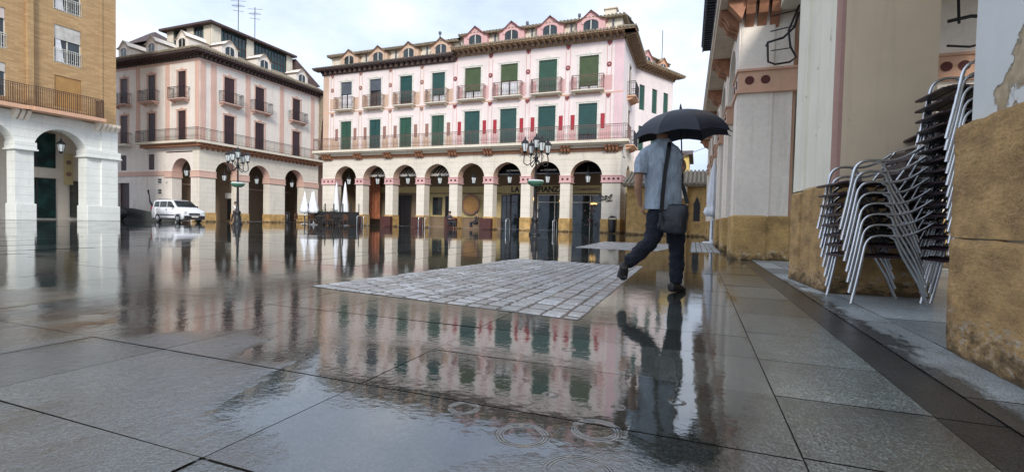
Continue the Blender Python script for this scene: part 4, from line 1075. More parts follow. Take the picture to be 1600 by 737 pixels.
# cables hanging beside the pier
def cables():
    b=MB(); Y=10.25
    def c(pts,r): 
        b.tube([(x,Y,z) for x,z in pts],r,5)
    c([(1.62,4.62),(1.55,4.35),(1.38,4.18),(1.12,4.12),(1.1,4.05)],.022)
    c([(1.12,4.12),(1.13,3.9),(1.14,3.76),(1.26,3.70),(1.5,3.72),(1.60,3.80),(1.50,4.0),(1.46,4.3),(1.62,4.75)],.02)
    c([(1.16,4.6),(1.6,4.66)],.012); c([(1.16,4.32),(1.56,4.38)],.012); c([(1.18,3.96),(1.5,3.98)],.01)
    tag(b.build('cable',MAT['black']),'black cables looping over the wall above the pier band','cable')
    b=MB(); b.tube([(3.95,10.2,4.1),(3.92,10.2,4.6),(4.1,10.2,4.75),(4.55,10.2,4.95)],.022,5); b.tube([(3.8,10.2,4.15),(4.1,10.2,4.2),(4.4,10.2,4.15),(4.6,10.2,4.0),(4.6,10.2,3.7)],.03,5); b.tube([(3.8,10.2,3.75),(4.1,10.2,3.7),(4.4,10.2,3.76)],.02,5)
    tag(b.build('cable',MAT['black']),'black cable bundle seen in the gap above the tall chair stack','cable')
cables()

# ================================================================== STACKED CHAIRS
def chairs():
    def proto():
        root=empty('terrace_chair'); tag(root,'x','chair')
        W=.5
        for s in (0,1):
            y=s*W; inn=(1 if s==0 else -1)*.0
            def arc(p0,p1,p2,n=5):
                return [tuple((1-t)**2*a+2*(1-t)*t*b_+t*t*c for a,b_,c in zip(p0,p1,p2)) for t in [i/n for i in range(n+1)]]
            path=[(0,y,0),(.045,y,.25),(.085,y,.50)]+arc((.085,y,.50),(.10,y,.59),(.20,y,.60))[1:]+[(.33,y,.595)]+arc((.33,y,.595),(.46,y,.60),(.60,y,.72),6)[1:]
            b=MB(); b.tube(path,[.0145]*3+[.0125]*(len(path)-3),7); b.build('arm_frame',MAT['metal'],root)
            b=MB(); b.tube([(.27,y+inn,.59),(.31,y,.57),(.36,y,.45),(.50,y,.20),(.58,y,0)],.0135,7); b.build('rear_leg',MAT['metal'],root)
        b=MB(); b.tube([(.60,0,.72),(.625,.06,.735),(.635,W/2,.745),(.625,W-.06,.735),(.60,W,.72)],.0135,7); b.tube([(.42,.02,.43),(.50,.03,.55),(.60,.06,.73)],.01,5); b.tube([(.42,W-.02,.43),(.50,W-.03,.55),(.60,W-.06,.73)],.01,5); b.build('back_rail',MAT['metal'],root)
        b=MB()
        for k in range(8):
            x0=-.035+k*.064; z=.435-.012*math.sin(k/7*math.pi)+(.0 if k else -.02)
            b.bev(x0,x0+.058,.02,W-.02,z-.02,z,.008)
        b.box(.0,.46,.015,.035,.405,.42); b.box(.0,.46,W-.035,W-.015,.405,.42)
        b.build('seat',MAT['slat_violet'],root)
        b=MB()
        for k in range(4):
            t=.25+.2*k; x=.42+(.60-.42)*t; z=.43+.30*t
            b.M=T(x,0,z)@Matrix.Rotation(R(-60),4,'Y'); b.bev(-.024,.024,.05,W-.05,-.006,.006,.005)
        b.M=Matrix(); b.build('backrest',MAT['slat_violet'],root)
        return root
    p=proto(); first=True
    # (x, y, angle, count, pitch, shift, description)
    stacks=[(1.27,4.97,8,8,.092,(-.0145,0.0),'the low front stack'),
            (1.90,4.80,2,16,.092,(-.006,0.),'the tall stack by the stone pillar'),
            (1.97,5.36,-3,13,.092,(-.010,0.),'the half-hidden middle stack')]
    ordn=['bottom','second','third','fourth','fifth','sixth','seventh','eighth','ninth','tenth','eleventh','twelfth','thirteenth','fourteenth','fifteenth','sixteenth']
    for x,y,a,n,pt,sh,des in stacks:
        for k in range(n):
            o=p if first else copy_tree(p); first=False
            o.location=(x+sh[0]*k+rnd.uniform(-.003,.003),y+rnd.uniform(-.004,.004)-.0*k,pt*k+.001); o.rotation_euler=(0,0,R(a+rnd.uniform(-.6,.6)))
            nm='bottom' if k==0 else ('topmost' if k==n-1 else ordn[k]+' from the ground')
            o['label']='slatted aluminium chair, %s in %s'%(nm,des); o['group']='aluminium chairs stacked in the portico'
chairs()

# ================================================================== STREET LAMPS
def lantern_mb(b, x,y,z,s=1.):
    """hexagonal lantern hanging from z (its bottom)"""
    b['glass'].lathe([(.10*s,z),(.17*s,z+.38*s)],6,(x,y),0,False)
    b['iron'].lathe([(.03*s,z-.12*s),(.11*s,z-.03*s),(.115*s,z)],6,(x,y),0,False)
    b['iron'].lathe([(.21*s,z+.38*s),(.20*s,z+.42*s),(.13*s,z+.52*s),(.05*s,z+.58*s),(.05*s,z+.62*s),(.015*s,z+.72*s)],6,(x,y),0,False)
    for k in range(6):
        t=math.pi*k/3; b['iron'].tube([(x+.10*s*math.cos(t),y+.10*s*math.sin(t),z),(x+.175*s*math.cos(t),y+.175*s*math.sin(t),z+.38*s)],.012*s,4)
def street_lamp(loc, H, label, phase):
    root=empty('street_lamp',loc); tag(root,label,'street lamp','street lamps in the square')
    k=H/5.
    b=MB(); b.lathe([(.30*k,0),(.30*k,.10*k),(.24*k,.13*k),(.21*k,.5*k),(.15*k,.62*k),(.19*k,.72*k),(.19*k,.82*k),(.10*k,.92*k),(.085*k,1.25*k)],8); b.build('base',MAT['iron'],root)
    b=MB(); b.lathe([(.085*k,1.25*k),(.065*k,2.4*k),(.09*k,2.45*k),(.055*k,2.6*k),(.045*k,3.7*k),(.10*k,3.75*k),(.12*k,3.85*k),(.05*k,3.95*k),(.04*k,4.25*k)],10); b.build('post',MAT['iron'],root)
    b=MB(); b.lathe([(.20*k,2.42*k),(.34*k,2.50*k),(.42*k,2.62*k),(.42*k,2.66*k),(.08*k,2.66*k)],16); o=b.build('planter_ring',MAT['green_planter'],root)
    b=MB(); b.lathe([(.40*k,2.665*k),(.38*k,2.72*k),(.05*k,2.72*k)],16); b.build('planter_top',MAT['lamp_glass'],o)
    for i in range(5):
        bb={'glass':MB(),'iron':MB()}
        if i<4:
            t=phase+i*math.pi/2; dx,dy=math.cos(t),math.sin(t); rr=.62*k
            path=[(0,0,3.8*k),(dx*.25*k,dy*.25*k,3.55*k),(dx*.48*k,dy*.48*k,3.42*k),(dx*.66*k,dy*.66*k,3.52*k),(dx*.66*k,dy*.66*k,3.75*k),(dx*rr,dy*rr,4.0*k)]
            a=MB(); a.tube(path,.026*k,6); a.tube([(dx*.1*k,dy*.1*k,3.95*k),(dx*.3*k,dy*.3*k,4.05*k),(dx*.42*k,dy*.42*k,3.9*k),(dx*.34*k,dy*.34*k,3.8*k),(dx*.3*k,dy*.3*k,3.88*k)],.016*k,5)
            a.build('arm',MAT['iron'],root)
            lantern_mb(bb,dx*rr,dy*rr,4.1*k,1.*k)
        else: lantern_mb(bb,0,0,4.32*k,1.*k)
        l=bb['iron'].build('lantern',MAT['iron'],root); bb['glass'].build('lantern_glass',MAT['lamp_glass'],l)
street_lamp((-7.49,22.47,0),4.95,'large black five-lantern street lamp in front of the pink building',.75)
street_lamp((-30.0,24.4,0),5.35,'black five-lantern street lamp near the white van and corner building',.4)

# hanging lanterns in the arches
def hanging():
    proto=None
    def one(x,y,z,top,label,s=1.15):
        bb={'glass':MB(),'iron':MB()}; lantern_mb(bb,0,0,0,s); bb['iron'].tube([(0,0,.7*s),(0,0,top-z)],.012,4)
        l=bb['iron'].build('hanging_lantern',MAT['iron'],None,T(x,y,z)); bb['glass'].build('glass',MAT['lamp_glass'],l)
        tag(l,label,'lantern','lanterns hanging in the arches')
    nm=['first arch from the left','second arch from the left','third arch from the left','fourth arch from the left','fifth arch from the left','sixth arch, third from the right','seventh arch, behind the big street lamp','eighth arch at the right end']
    for i,c in enumerate(CS): one(-30.45+c+.05,33.4,3.5,4.95,'lantern hanging in the '+nm[i]+' of the pink building')
    for u,n in ((2.6,'nearest arch on the right side of the corner building'),(6.05,'middle arch on the right side of the corner building'),(10.4,'farthest arch on the right side of the corner building')): one(-40.3,28.8+u,3.75,5.4,'lantern hanging in the '+n,1.2)
    one(-42.1,29.2,4.0,5.5,'lantern hanging in the arch just above the white van roof',1.2)
    one(-42.6,20.5,4.9,6.3,'lantern hanging under the white arch of the brick building',1.3)
    b=MB(); 
hanging()

# ================================================================== VAN
def car_body(prof, W, taper=.12):
    """side profile (x,z) lofted across the width with tumblehome"""
    b=MB(); n=len(prof)
    ys=[-W/2,-W/2*.985,-W/2*.8,0,W/2*.8,W/2*.985,W/2]
    rings=[]
    for i,y in enumerate(ys):
        e=abs(y)/(W/2); ring=[]
        for x,z in prof:
            k=max(0,(z-.95))/.9
            yy=y*(1-taper*k); zz=z-(.05*(e**6) if z>1.0 else 0); xx=x-(.06*e**3)*(1 if x>0 else -1)*(1 if abs(x)>1.9 else 0)
            ring.append((xx,yy,zz))
        rings.append(ring)
    P=[p for r_ in rings for p in r_]; F=[]
    for i in range(len(ys)-1):
        for j in range(n): F.append((i*n+j,i*n+(j+1)%n,(i+1)*n+(j+1)%n,(i+1)*n+j))
    F.append(tuple(range(n))); F.append(tuple(range(len(P)-n,len(P))))
    b._a(P,F,0,True); return b
def van():
    root=empty('parked_van',(-37.1,25.1,0),R(-4)); root.scale=(.93,.93,.93); tag(root,'small white van with roof bars parked before the cream corner building','van')
    W=1.75
    prof=[(-2.15,.35),(-2.18,.9),(-2.12,1.25),(-1.98,1.76),(-1.6,1.82),(.1,1.82),(.45,1.76),(1.22,1.20),(1.95,1.02),(2.12,.85),(2.16,.40),(2.0,.24),(1.75,.24)]
    def wheelarc(cx): return [(cx+.37*math.cos(math.pi*i/8),.30+.37*math.sin(math.pi*i/8)) for i in range(9)]
    prof+= [(p[0],max(p[1],.24)) for p in wheelarc(1.36)]+[(p[0],max(p[1],.24)) for p in wheelarc(-1.32)]+[(-1.95,.26)]
    paint=plain('van_paint',(.74,.76,.80),.22,var=.03); tr=plain('van_trim',(.02,.02,.022),.6)
    o=car_body(prof,W,.13).build('body',[paint],root)
    def sidey(z): return W/2*(1-.13*max(0,(z-.95))/.9)+.004
    for s in (-1,1):
        for (name,poly) in (('side_window',[(-.05,1.22),(.98,1.22),(.50,1.62),(.36,1.68),(-.05,1.68)]),('side_window',[(-1.05,1.22),(-.13,1.22),(-.13,1.68),(-1.05,1.68)]),('side_window',[(-1.85,1.25),(-1.15,1.22),(-1.15,1.68),(-1.72,1.66)])):
            b=MB(); b._a([(x,s*(sidey(z)+.003),z) for x,z in poly],[tuple(range(len(poly)))]); b.build(name,MAT['glass'],root)
        b=MB()
        for x in (-1.10,-.09,.95): b._a([(x-.008,s*(sidey(.4)+.004),.4),(x+.008,s*(sidey(.4)+.004),.4),(x+.008,s*(sidey(1.2)+.004),1.2),(x-.008,s*(sidey(1.2)+.004),1.2)],[(0,1,2,3)])
        b.box(-1.0,.9,s*W/2*.99,s*(W/2+.015),.55,.62); b.box(-.2,-.06,s*(W/2-.02),s*(W/2+.02),1.0,1.04); b.box(-1.5,-1.36,s*(W/2-.02),s*(W/2+.02),1.0,1.04)
        b.box(-1.95,1.75,s*(W/2-.05),s*(W/2+.008),.24,.34)
        b.build('side_trim',tr,root)
        b=MB(); b.bev(.75,.87,s*(W/2+.02) if s>0 else s*(W/2+.2),s*(W/2+.2) if s>0 else s*(W/2+.02),1.2,1.36,.02); b.build('wing_mirror',tr,root)
        b=MB(); b.tube([(-1.5,s*.66,1.80),(-1.4,s*.66,1.86),(0,s*.66,1.86),(.1,s*.66,1.79)],.018,6); b.build('roof_bar',tr,root)
        for x in (1.36,-1.32):
            wq=MB(); wq.M=T(x,s*(W/2-.10),.31)@Matrix.Rotation(R(90),4,'X'); wq.lathe([(.31,-.1),(.325,-.05),(.325,.05),(.31,.1)],20); w=wq.build('wheel',MAT['black'],root)
            rq=MB(); rq.M=T(x,s*(W/2-.10),.31)@Matrix.Rotation(R(90),4,'X'); rq.lathe([(.2,-.104),(.19,-.112),(.05,-.115)],14); rq.lathe([(.05,.115),(.19,.112),(.2,.104)],14); rq.build('rim',MAT['metal'],w)
    b=MB(); zz=lambda t:1.76+(1.20-1.76)*t
    pts=[(.50,-.66,1.735),(.50,.66,1.735),(1.17,.78,1.25),(1.17,-.78,1.25)]; b._a([(x+.02,y,z+.02) for x,y,z in pts],[(0,1,2,3)]); b.build('windscreen',MAT['glass'],root)
    b=MB(); b._a([(-2.125,-.62,1.3),(-2.125,.62,1.3),(-2.02,.58,1.66),(-2.02,-.58,1.66)],[(0,1,2,3)]); b.build('rear_window',MAT['glass'],root)
    b=MB(); b.bev(2.02,2.2,-.80,.80,.26,.56,.03); b.bev(2.1,2.17,-.42,.42,.62,.76,.02); b.build('front_bumper',tr,root)
    b=MB(); b.box(2.2,2.21,-.26,.26,.42,.53); b.build('number_plate',MAT['frame_white'],root)
    for s in (-1,1):
        b=MB(); b.M=T(2.03,s*.66,.80)@Matrix.Rotation(R(-8)*s,4,'Z'); b.bev(-.1,.08,-.15,.15,-.1,.1,.03); b.build('headlight',MAT['lamp_glass'],root)
        b=MB(); b.bev(-2.19,-2.1,s*.8-.06,s*.8+.06,.85,1.3,.02); b.build('tail_light',MAT['red'],root)
van()

def parked_car():
    root=empty('parked_car',(-47.4,25.6,0),R(-2)); tag(root,'dark parked car mostly hidden behind the white arcade pier','car')
    prof=[(-2.0,.3),(-2.05,.8),(-1.7,.95),(-1.2,1.4),(.2,1.42),(.95,1.0),(1.85,.85),(2.05,.65),(2.05,.3),(1.7,.24)]
    prof+=[(1.3+.36*math.cos(math.pi*i/8),max(.24,.3+.36*math.sin(math.pi*i/8))) for i in range(9)]+[(-1.25+.36*math.cos(math.pi*i/8),max(.24,.3+.36*math.sin(math.pi*i/8))) for i in range(9)]
    car_body(prof,1.7,.2).build('body',plain('dark_paint',(.03,.03,.035),.25),root)
    for s in (-1,1):
        b=MB(); b._a([(x,s*(.85*(1-.2*(z-.95)/.9)+.005),z) for x,z in [(-1.3,.98),(.8,.98),(.2,1.32),(-1.1,1.32)]],[(0,1,2,3)]); b.build('side_window',MAT['glass'],root)
        for x in (1.3,-1.25):
            q=MB(); q.M=T(x,s*.76,.3)@Matrix.Rotation(R(90),4,'X'); q.lathe([(.29,-.1),(.31,0),(.29,.1)],18); q.build('wheel',MAT['black'],root)
    # low wall of the ramp
    b=MB(); b.prism([(-50,0),(-40.6,0),(-40.6,.35),(-43,.7),(-46,1.05),(-50,1.1)],26.9,27.2,'y'); tag(b.build('ramp_wall',plain('dark_stone',(.06,.065,.06),.5,bs=.4,bscale=12)),'low dark sloping wall between the brick arcade and the white van','wall')
    # bicycle/scooter silhouette leaning by the wall
parked_car()

# ================================================================== PERSON and small people
def skin(name, verts, edges, radii, mat, parent=None, sub=2, M=None, root=0, mats=None):
    me=bpy.data.meshes.new(name+'_sk'); me.from_pydata([Vector(v) for v in verts],edges,[])
    o=bpy.data.objects.new('tmp',me); C.objects.link(o)
    md=o.modifiers.new('s','SKIN'); md.use_smooth_shade=True; md.branch_smoothing=.3
    sv=me.skin_vertices[0].data
    for i,r in enumerate(radii):
        sv[i].radius=r if isinstance(r,tuple) else (r,r); sv[i].use_root=(i==root)
    sb=o.modifiers.new('u','SUBSURF'); sb.levels=sub; sb.render_levels=sub
    dg=bpy.context.evaluated_depsgraph_get(); m2=bpy.data.meshes.new_from_object(o.evaluated_get(dg)); bpy.data.objects.remove(o)
    m2.name=name; m2.materials.clear(); m2.materials.append(mat)
    for p in m2.polygons: p.use_smooth=True
    return link(name,m2,parent,M)
def clothmat(name,col,bsc=9,bst=.5,rough=.85,fine=True):
    m,nt,b=newmat(name); p=pos(nt)
    n=noise(nt,bsc,5,.6,mapping(nt,p,(1.6,1.6,.7))); n2=noise(nt,300,2,.5,p)
    c=ramp(nt,n.outputs[0],[(.3,tuple(x*.72 for x in col)),(.7,tuple(min(1,x*1.18) for x in col))]).outputs[0]
    nt.links.new(c,b.inputs['Base Color']); b.inputs['Roughness'].default_value=rough
    bump(nt,b,n.outputs[0],bst,.05,bump(nt,None,n2.outputs[0],.3,.002)); return m
MAT['skin']=plain('skin',(.36,.19,.12),.5,var=.1,vscale=20); MAT['hair']=plain('hair',(.018,.013,.01),.6,var=.3,vscale=60,bs=.6,bscale=120)
MAT['shirt']=clothmat('shirt',(.32,.38,.45),bst=.8); MAT['jeans']=clothmat('jeans',(.006,.009,.020),12,.6); MAT['shoe']=plain('shoe',(.018,.016,.016),.45)
MAT['bag']=plain('bag',(.02,.022,.028),.42,var=.3,bs=.4,bscale=25); MAT['umb']=plain('umbrella_cloth',(.006,.010,.022),.55,var=.3,bs=.15,bscale=9)
MAT['umb'].use_backface_culling=False
def px(x,y,d=0.):
    """local metres of the walker from his size in the photo: 160 px per metre at the pelvis"""
    return (x,d,y)
def walker():
    O=(-.262,4.905,0)
    root=empty('person',O,R(21.1)); tag(root,'person walking away in grey blue T-shirt and dark jeans under an open umbrella','person')
    S=1/160.; lean=.0227
    def q(X,Yp,d=0.):
        z=(455.5-Yp)*S; k=1+d/4.69; zz=.66+(z-.66)*k
        return (((X-800)*(4.69+d)-241*4.69)/750-z*lean, d, zz)
    # body: pelvis->chest->neck->head, arms, legs (skin; clothes as children over it)
    V=[];E=[];Rr=[]
    def add(p,r,par=None):
        V.append(p);Rr.append(r)
        if par is not None:E.append((par,len(V)-1))
        return len(V)-1
    pel=add(q(1037,318),(.11,.09)); ab=add(q(1034,290),(.13,.09),pel); ch=add(q(1031,258),(.15,.10),ab); up=add(q(1031,238),(.10,.075),ch)
    nk=add(q(1032,222,.01),.055,up); nk2=add(q(1032,212,.02),.052,nk); hd=add(q(1031,203,.04),(.074,.082),nk2); ht=add(q(1031,194,.035),(.062,.075),hd); htt=add(q(1031,188,.03),(.04,.05),ht)
    # left arm hangs
    sL=add(q(1010,240,-.01),.045,up); eL=add(q(996,276,-.05),.042,sL); fL=add(q(995,296,-.03),.038,eL); wL=add(q(998,316,.03),.026,fL); hL=add(q(1000,325,.05),(.03,.018),wL)
    # right arm bent to the umbrella
    sR=add(q(1045,239,-.01),.045,up); eR=add(q(1060,267,-.05),.046,sR); fR=add(q(1064,263,.06),.040,eR); wR=add(q(1064,254,.17),.028,fR); hR=add(q(1061,251,.22),(.03,.022),wR)
    # legs
    hpL=add(q(1029,330,-.01),.08,pel); kL=add(q(1019,374,-.02),.062,hpL); cL=add(q(1000,394,-.17),.055,kL); aL=add(q(981,412,-.32),.036,cL)
    hpR=add(q(1047,330,.01),.08,pel); kR=add(q(1055,386,.05),.062,hpR); cR=add(q(1056,412,.02),.056,kR); aR=add(q(1055,443,-.02),.036,cR)
    skin('body',V,E,Rr,MAT['skin'],root,2); bpy.context.view_layer.update()
    # fingers
    def fingers(base,dirv,side,curl,name='hand'):
        b=[];e=[];r=[]
        D=Vector(dirv).normalized(); Sd=Vector(side).normalized(); Cu=Vector(curl).normalized(); B=Vector(base)
        for k,(o,l) in enumerate(((-.027,.062),(-.009,.072),(.009,.068),(.026,.054))):
            vs=[];p=B+Sd*o; d=D.copy(); vs.append(tuple(p)); 
            for j in range(3):
                d=(D*math.cos(R(28*(j+1)))+Cu*math.sin(R(28*(j+1)))); p=p+d*l/3*1.25; vs.append(tuple(p))
            skin('finger',vs,[(0,1),(1,2),(2,3)],[.0095,.0088,.008,.0065],MAT['skin'],root,1)
        p=B-D*.045-Sd*.03; vs=[tuple(p),tuple(p-Sd*.02+D*.03+Cu*.01),tuple(p-Sd*.02+D*.055+Cu*.02)]
        skin('thumb',vs,[(0,1),(1,2)],[.012,.010,.008],MAT['skin'],root,1)
    hl=Vector(q(1000.5,329,.055)); fingers(hl,(.05,.15,-1),(0,1,.1),(1,0,0))
    hr=Vector(q(1063,247,.245)); fingers(hr,(-.3,1,.1),(0,.1,1),(-1,-.2,0))
    # T-shirt: lofted torso hanging loose from the shoulders, sleeves to the elbow
    def loft(b,rings,n=40,m=0,close=False):
        P=[];F=[]
        for (c,rx,ry,ux,uy) in rings:
            c=Vector(c);ux=Vector(ux).normalized();uy=Vector(uy).normalized()
            for j in range(n):
                t=2*math.pi*j/n; cx,sy=math.cos(t),math.sin(t)
                k=(abs(cx)**2.6+abs(sy)**2.6)**(-1/2.6)
                P.append(c+ux*rx*cx*k+uy*ry*sy*k)
        for i in range(len(rings)-1):
            for j in range(n): F.append((i*n+j,i*n+(j+1)%n,(i+1)*n+(j+1)%n,(i+1)*n+j))
        b._a(P,F,m,True)
    def dens(rs,k):
        """Catmull-Rom between (centre, rx, ry) keys"""
        out=[]
        for i in range(len(rs)-1):
            p=[rs[max(i-1,0)],rs[i],rs[i+1],rs[min(i+2,len(rs)-1)]]
            for q_ in range(k):
                t=q_/k
                def cr(a,b_,c,d): return .5*((2*b_)+(c-a)*t+(2*a-5*b_+4*c-d)*t*t+(3*b_-a-3*c+d)*t**3)
                out.append((tuple(cr(*[w_[0][e] for w_ in p]) for e in range(3)),cr(*[w_[1] for w_ in p]),cr(*[w_[2] for w_ in p])))
        out.append(rs[-1]); return out
    b=MB(); X=(1,0,0); Y=(0,1,0)
    keys=[(q(1034,328),.172,.135),(q(1034,318),.173,.135),(q(1033.5,300),.166,.13),(q(1033,278),.174,.13),(q(1032,256),.190,.132),(q(1031,244),.196,.122),(q(1030.5,235),.176,.104),(q(1031,229,.004),.132,.088),(q(1031.5,224,.006),.090,.074),(q(1032,220,.01),.066,.064)]
    loft(b,[(c,rx,ry,X,Y) for c,rx,ry in dens(keys,5)],56)
    loft(b,[(keys[0][0],.171,.134,X,Y),(tuple(Vector(keys[0][0])+Vector((0,0,.02))),.162,.127,X,Y),(tuple(Vector(keys[0][0])+Vector((0,0,.07))),.155,.12,X,Y)],56)
    def sleeve(ks):
        rs=dens(ks,5); out=[]
        for i,(c,rx,ry) in enumerate(rs):
            d=(Vector(rs[min(i+1,len(rs)-1)][0])-Vector(rs[max(i-1,0)][0])).normalized(); u=d.cross(Vector((0,1,0))).normalized(); v=u.cross(d)
            out.append((c,rx,ry,u,v))
        loft(b,out,24)
    sleeve([(q(1017,238,-.0),.062,.078),(q(1008,243,-.01),.068,.076),(q(1001,254,-.03),.066,.074),(q(998.5,268,-.045),.066,.070),(q(998,273,-.047),.065,.069)])
    sleeve([(q(1044,237,-.0),.060,.078),(q(1050,242,-.01),.064,.076),(q(1053,248,-.03),.064,.074),(q(1056,254,-.04),.064,.070)])
    sh=b.build('t_shirt',MAT['shirt'],root)
    crumple(sh.data,.013,6.,(1,1,.5)); crumple(sh.data,.009,13.,(1.4,1,.8))
    # jeans
    Vv=[];Ee=[];Rq=[]
    def a(p,r,par=None):
        Vv.append(p);Rq.append(r)
        if par is not None:Ee.append((par,len(Vv)-1))
        return len(Vv)-1
    w=a(q(1037,308),(.15,.12)); w2=a(q(1037,325),(.17,.14),w)
    t=a(q(1025,338,-.01),(.122,.125),w2); t1=a(q(1022,358,-.01),(.098,.10),t); k=a(q(1017,377,-.03),.082,t1); c=a(q(998,396,-.17),.076,k); e=a(q(985,408,-.28),.064,c); a(q(980,413,-.32),.06,e)
    t=a(q(1050,338,.01),(.12,.125),w2); t1=a(q(1053,362,.03),(.096,.10),t); k=a(q(1056,386,.05),.082,t1); c=a(q(1056,412,.02),.077,k); e=a(q(1056,436,-.01),.068,c); a(q(1056,445,-.02),.068,e)
    tr=skin('trousers',Vv,Ee,Rq,MAT['jeans'],root,3); crumple(tr.data,.012,10.,(1,1,1.7)); crumple(tr.data,.006,22.,(1,1,1.4))
    # shoes
    def shoe(heel,toe,upv,name='shoe'):
        h=Vector(heel);t=Vector(toe);D=(t-h).normalized();U=Vector(upv);U=(U-D*U.dot(D)).normalized()
        pts=[h-D*.005,h+D*.06+U*.012,(h+t)/2+U*.004,t-D*.07-U*.006,t-D*.01-U*.012]
        skin('shoe',[tuple(p) for p in pts],[(0,1),(1,2),(2,3),(3,4)],[(.040,.045),(.046,.052),(.046,.046),(.048,.036),(.038,.026)],MAT['shoe'],root,2,None,1)
    shoe(q(1047,449,-.08),q(1070,450.5,.08),(0,0,1)); 
    shoe(q(975,416,-.36),q(970.5,440,-.25),(-.3,.2,-.0))
    b=MB(); 
    # hair: cap over the back of the head, ears
    hc=Vector(q(1031,201,.02)); hb=MB(); hb.M=Matrix.Translation(hc)@Matrix.Diagonal((.094,.108,.102,1))
    nU,nV=16,10; P=[];F=[]
    for i in range(nV+1):
        ph=math.pi*i/nV*.78
        for j in range(nU):
            th=2*math.pi*j/nU; zc=math.cos(ph*1.0); rr_=math.sin(ph) if ph<math.pi/2 else max(math.sin(ph),.78)
            z=zc
            if math.sin(th)>.35 and zc<.35: z=.35+(zc-.35)*.25
            P.append((rr_*math.cos(th),rr_*math.sin(th)*1.0,z))
    for i in range(nV):
        for j in range(nU): F.append((i*nU+j,i*nU+(j+1)%nU,(i+1)*nU+(j+1)%nU,(i+1)*nU+j))
    hb._a(P,F,0,True); hb.build('hair',MAT['hair'],root)
    for s in (-1,1):
        e=MB(); e.M=Matrix.Translation(Vector(q(1031,201,.04))+Vector((s*.078,0,0)))@Matrix.Diagonal((.012,.022,.034,1)); e.lathe([(.0,-1),(.7,-.75),(1,0),(.95,.4),(.6,.85),(0,1)],10); e.build('ear',MAT['skin'],root)
    n=MB(); n.M=Matrix.Translation(Vector(q(1031,202,.125))); n.prism([(-.014,-.015),(.014,-.015),(.004,.03),(-.004,.03)],0,.02,'y'); n.build('nose',MAT['skin'],root)
    # bag
    Mroot=Matrix.Translation(O)@Matrix.Rotation(R(21.1),4,'Z')
    bag=empty('shoulder_bag',tuple(Mroot@Vector(q(1049,365,-.12))),R(21.1-28)); tag(bag,'dark messenger bag on a wide strap at the walker\'s right hip','bag')
    bw,bh,bd=.255,.27,.12
    def bagloft(keys,name):
        b=MB(Matrix.Rotation(R(4),4,'Y')); rs=dens([((x_,y_,z_),rx_,ry_) for x_,y_,z_,rx_,ry_ in keys],4)
        loft(b,[(c_,rx_*1.12,ry_*1.12,(1,0,0),(0,1,0)) for c_,rx_,ry_ in rs],36)
        b._a([Vector(rs[0][0])+Vector((rs[0][1]*math.cos(t_*math.pi/4),rs[0][2]*math.sin(t_*math.pi/4),0)) for t_ in range(8)],[tuple(range(8))])
        o_=b.build(name,MAT['bag'],bag); crumple(o_.data,.006,14.); return o_
    bagloft([(0,0,0,.085,.03),(0,0,.015,.108,.05),(0,0,.09,.114,.060),(0,0,.18,.110,.055),(0,0,.25,.104,.038),(0,0,.268,.085,.02)],'bag_body')
    bagloft([(0,-.012,.12,.113,.058),(0,-.010,.17,.114,.058),(0,-.006,.23,.110,.047),(0,-.004,.265,.104,.036),(0,0,.282,.08,.02)],'flap')
    b=MB(); b.bev(-bw/2-.022,-bw/2+.015,-.05,.03,.04,bh*.85,.018); b.build('side_pocket',plain('grey_strap',(.12,.14,.17),.5),bag,Matrix.Rotation(R(4),4,'Y'))
    
    for x_ in (-.10,.08): b=MB(); b.box(x_-.013,x_+.013,-bd/2-.03,-bd/2-.018,.07,.2); b.build('buckle_strap',MAT['black'],bag)
    # strap: ribbon over the right shoulder, down the back and down the front to the bag
    inv=(Matrix.Translation(bag.location)@Matrix.Rotation(R(21.1-28),4,'Z')).inverted()@Mroot
    def ribbon(pts,w,name,th=.004):
        b=MB(inv); n=len(pts); P=[]
        for i,(p,nrm) in enumerate(pts):
            p=Vector(p); d=(Vector(pts[min(i+1,n-1)][0])-Vector(pts[max(i-1,0)][0])).normalized(); nr=Vector(nrm).normalized(); s=d.cross(nr).normalized()*w/2
            P+= [p-s+nr*th,p+s+nr*th,p+s-nr*th,p-s-nr*th]
        F=[]
        for i in range(n-1):
            for k in range(4): F.append((4*i+k,4*i+(k+1)%4,4*i+4+(k+1)%4,4*i+4+k))
        b._a(P,F); b.build(name,MAT['black'],bag)
    ribbon([(q(1032,330,-.17),(0,-1,0)),(q(1034,300,-.175),(0,-1,0)),(q(1037,270,-.165),(0,-1,0)),(q(1041,245,-.15),(0,-1,0)),(q(1043,232,-.125),(0,-1,.3)),(q(1043,224,-.07),(0,-.6,1)),(q(1044,222.5,0),(0,0,1)),(q(1044,226,.07),(0,.6,1)),(q(1047,240,.12),(0,1,.2)),(q(1056,270,.14),(0,1,0)),(q(1066,295,.10),(.3,1,0)),(q(1072,318,.03),(.3,1,0))],.037,'strap')
    # umbrella
    um=empty('umbrella',tuple(Mroot@Vector(q(1061,251,.235))),R(21.1)); tag(um,'open dark navy umbrella held over the walker','umbrella')
    bz=Vector((0,0,0)); hand=Vector(q(1061,251,.235))
    # local: canopy apex above the hand
    dep=.235-.12
    apex=Vector((-.062, -.13, .475)); 
    n=8; Rc=.475; rise=.27; rings=8
    axis=Vector((.02,-.03,1)).normalized(); rotq=Vector((0,0,1)).rotation_difference(axis).to_matrix().to_4x4()@Matrix.Rotation(R(5),4,'Y').inverted()
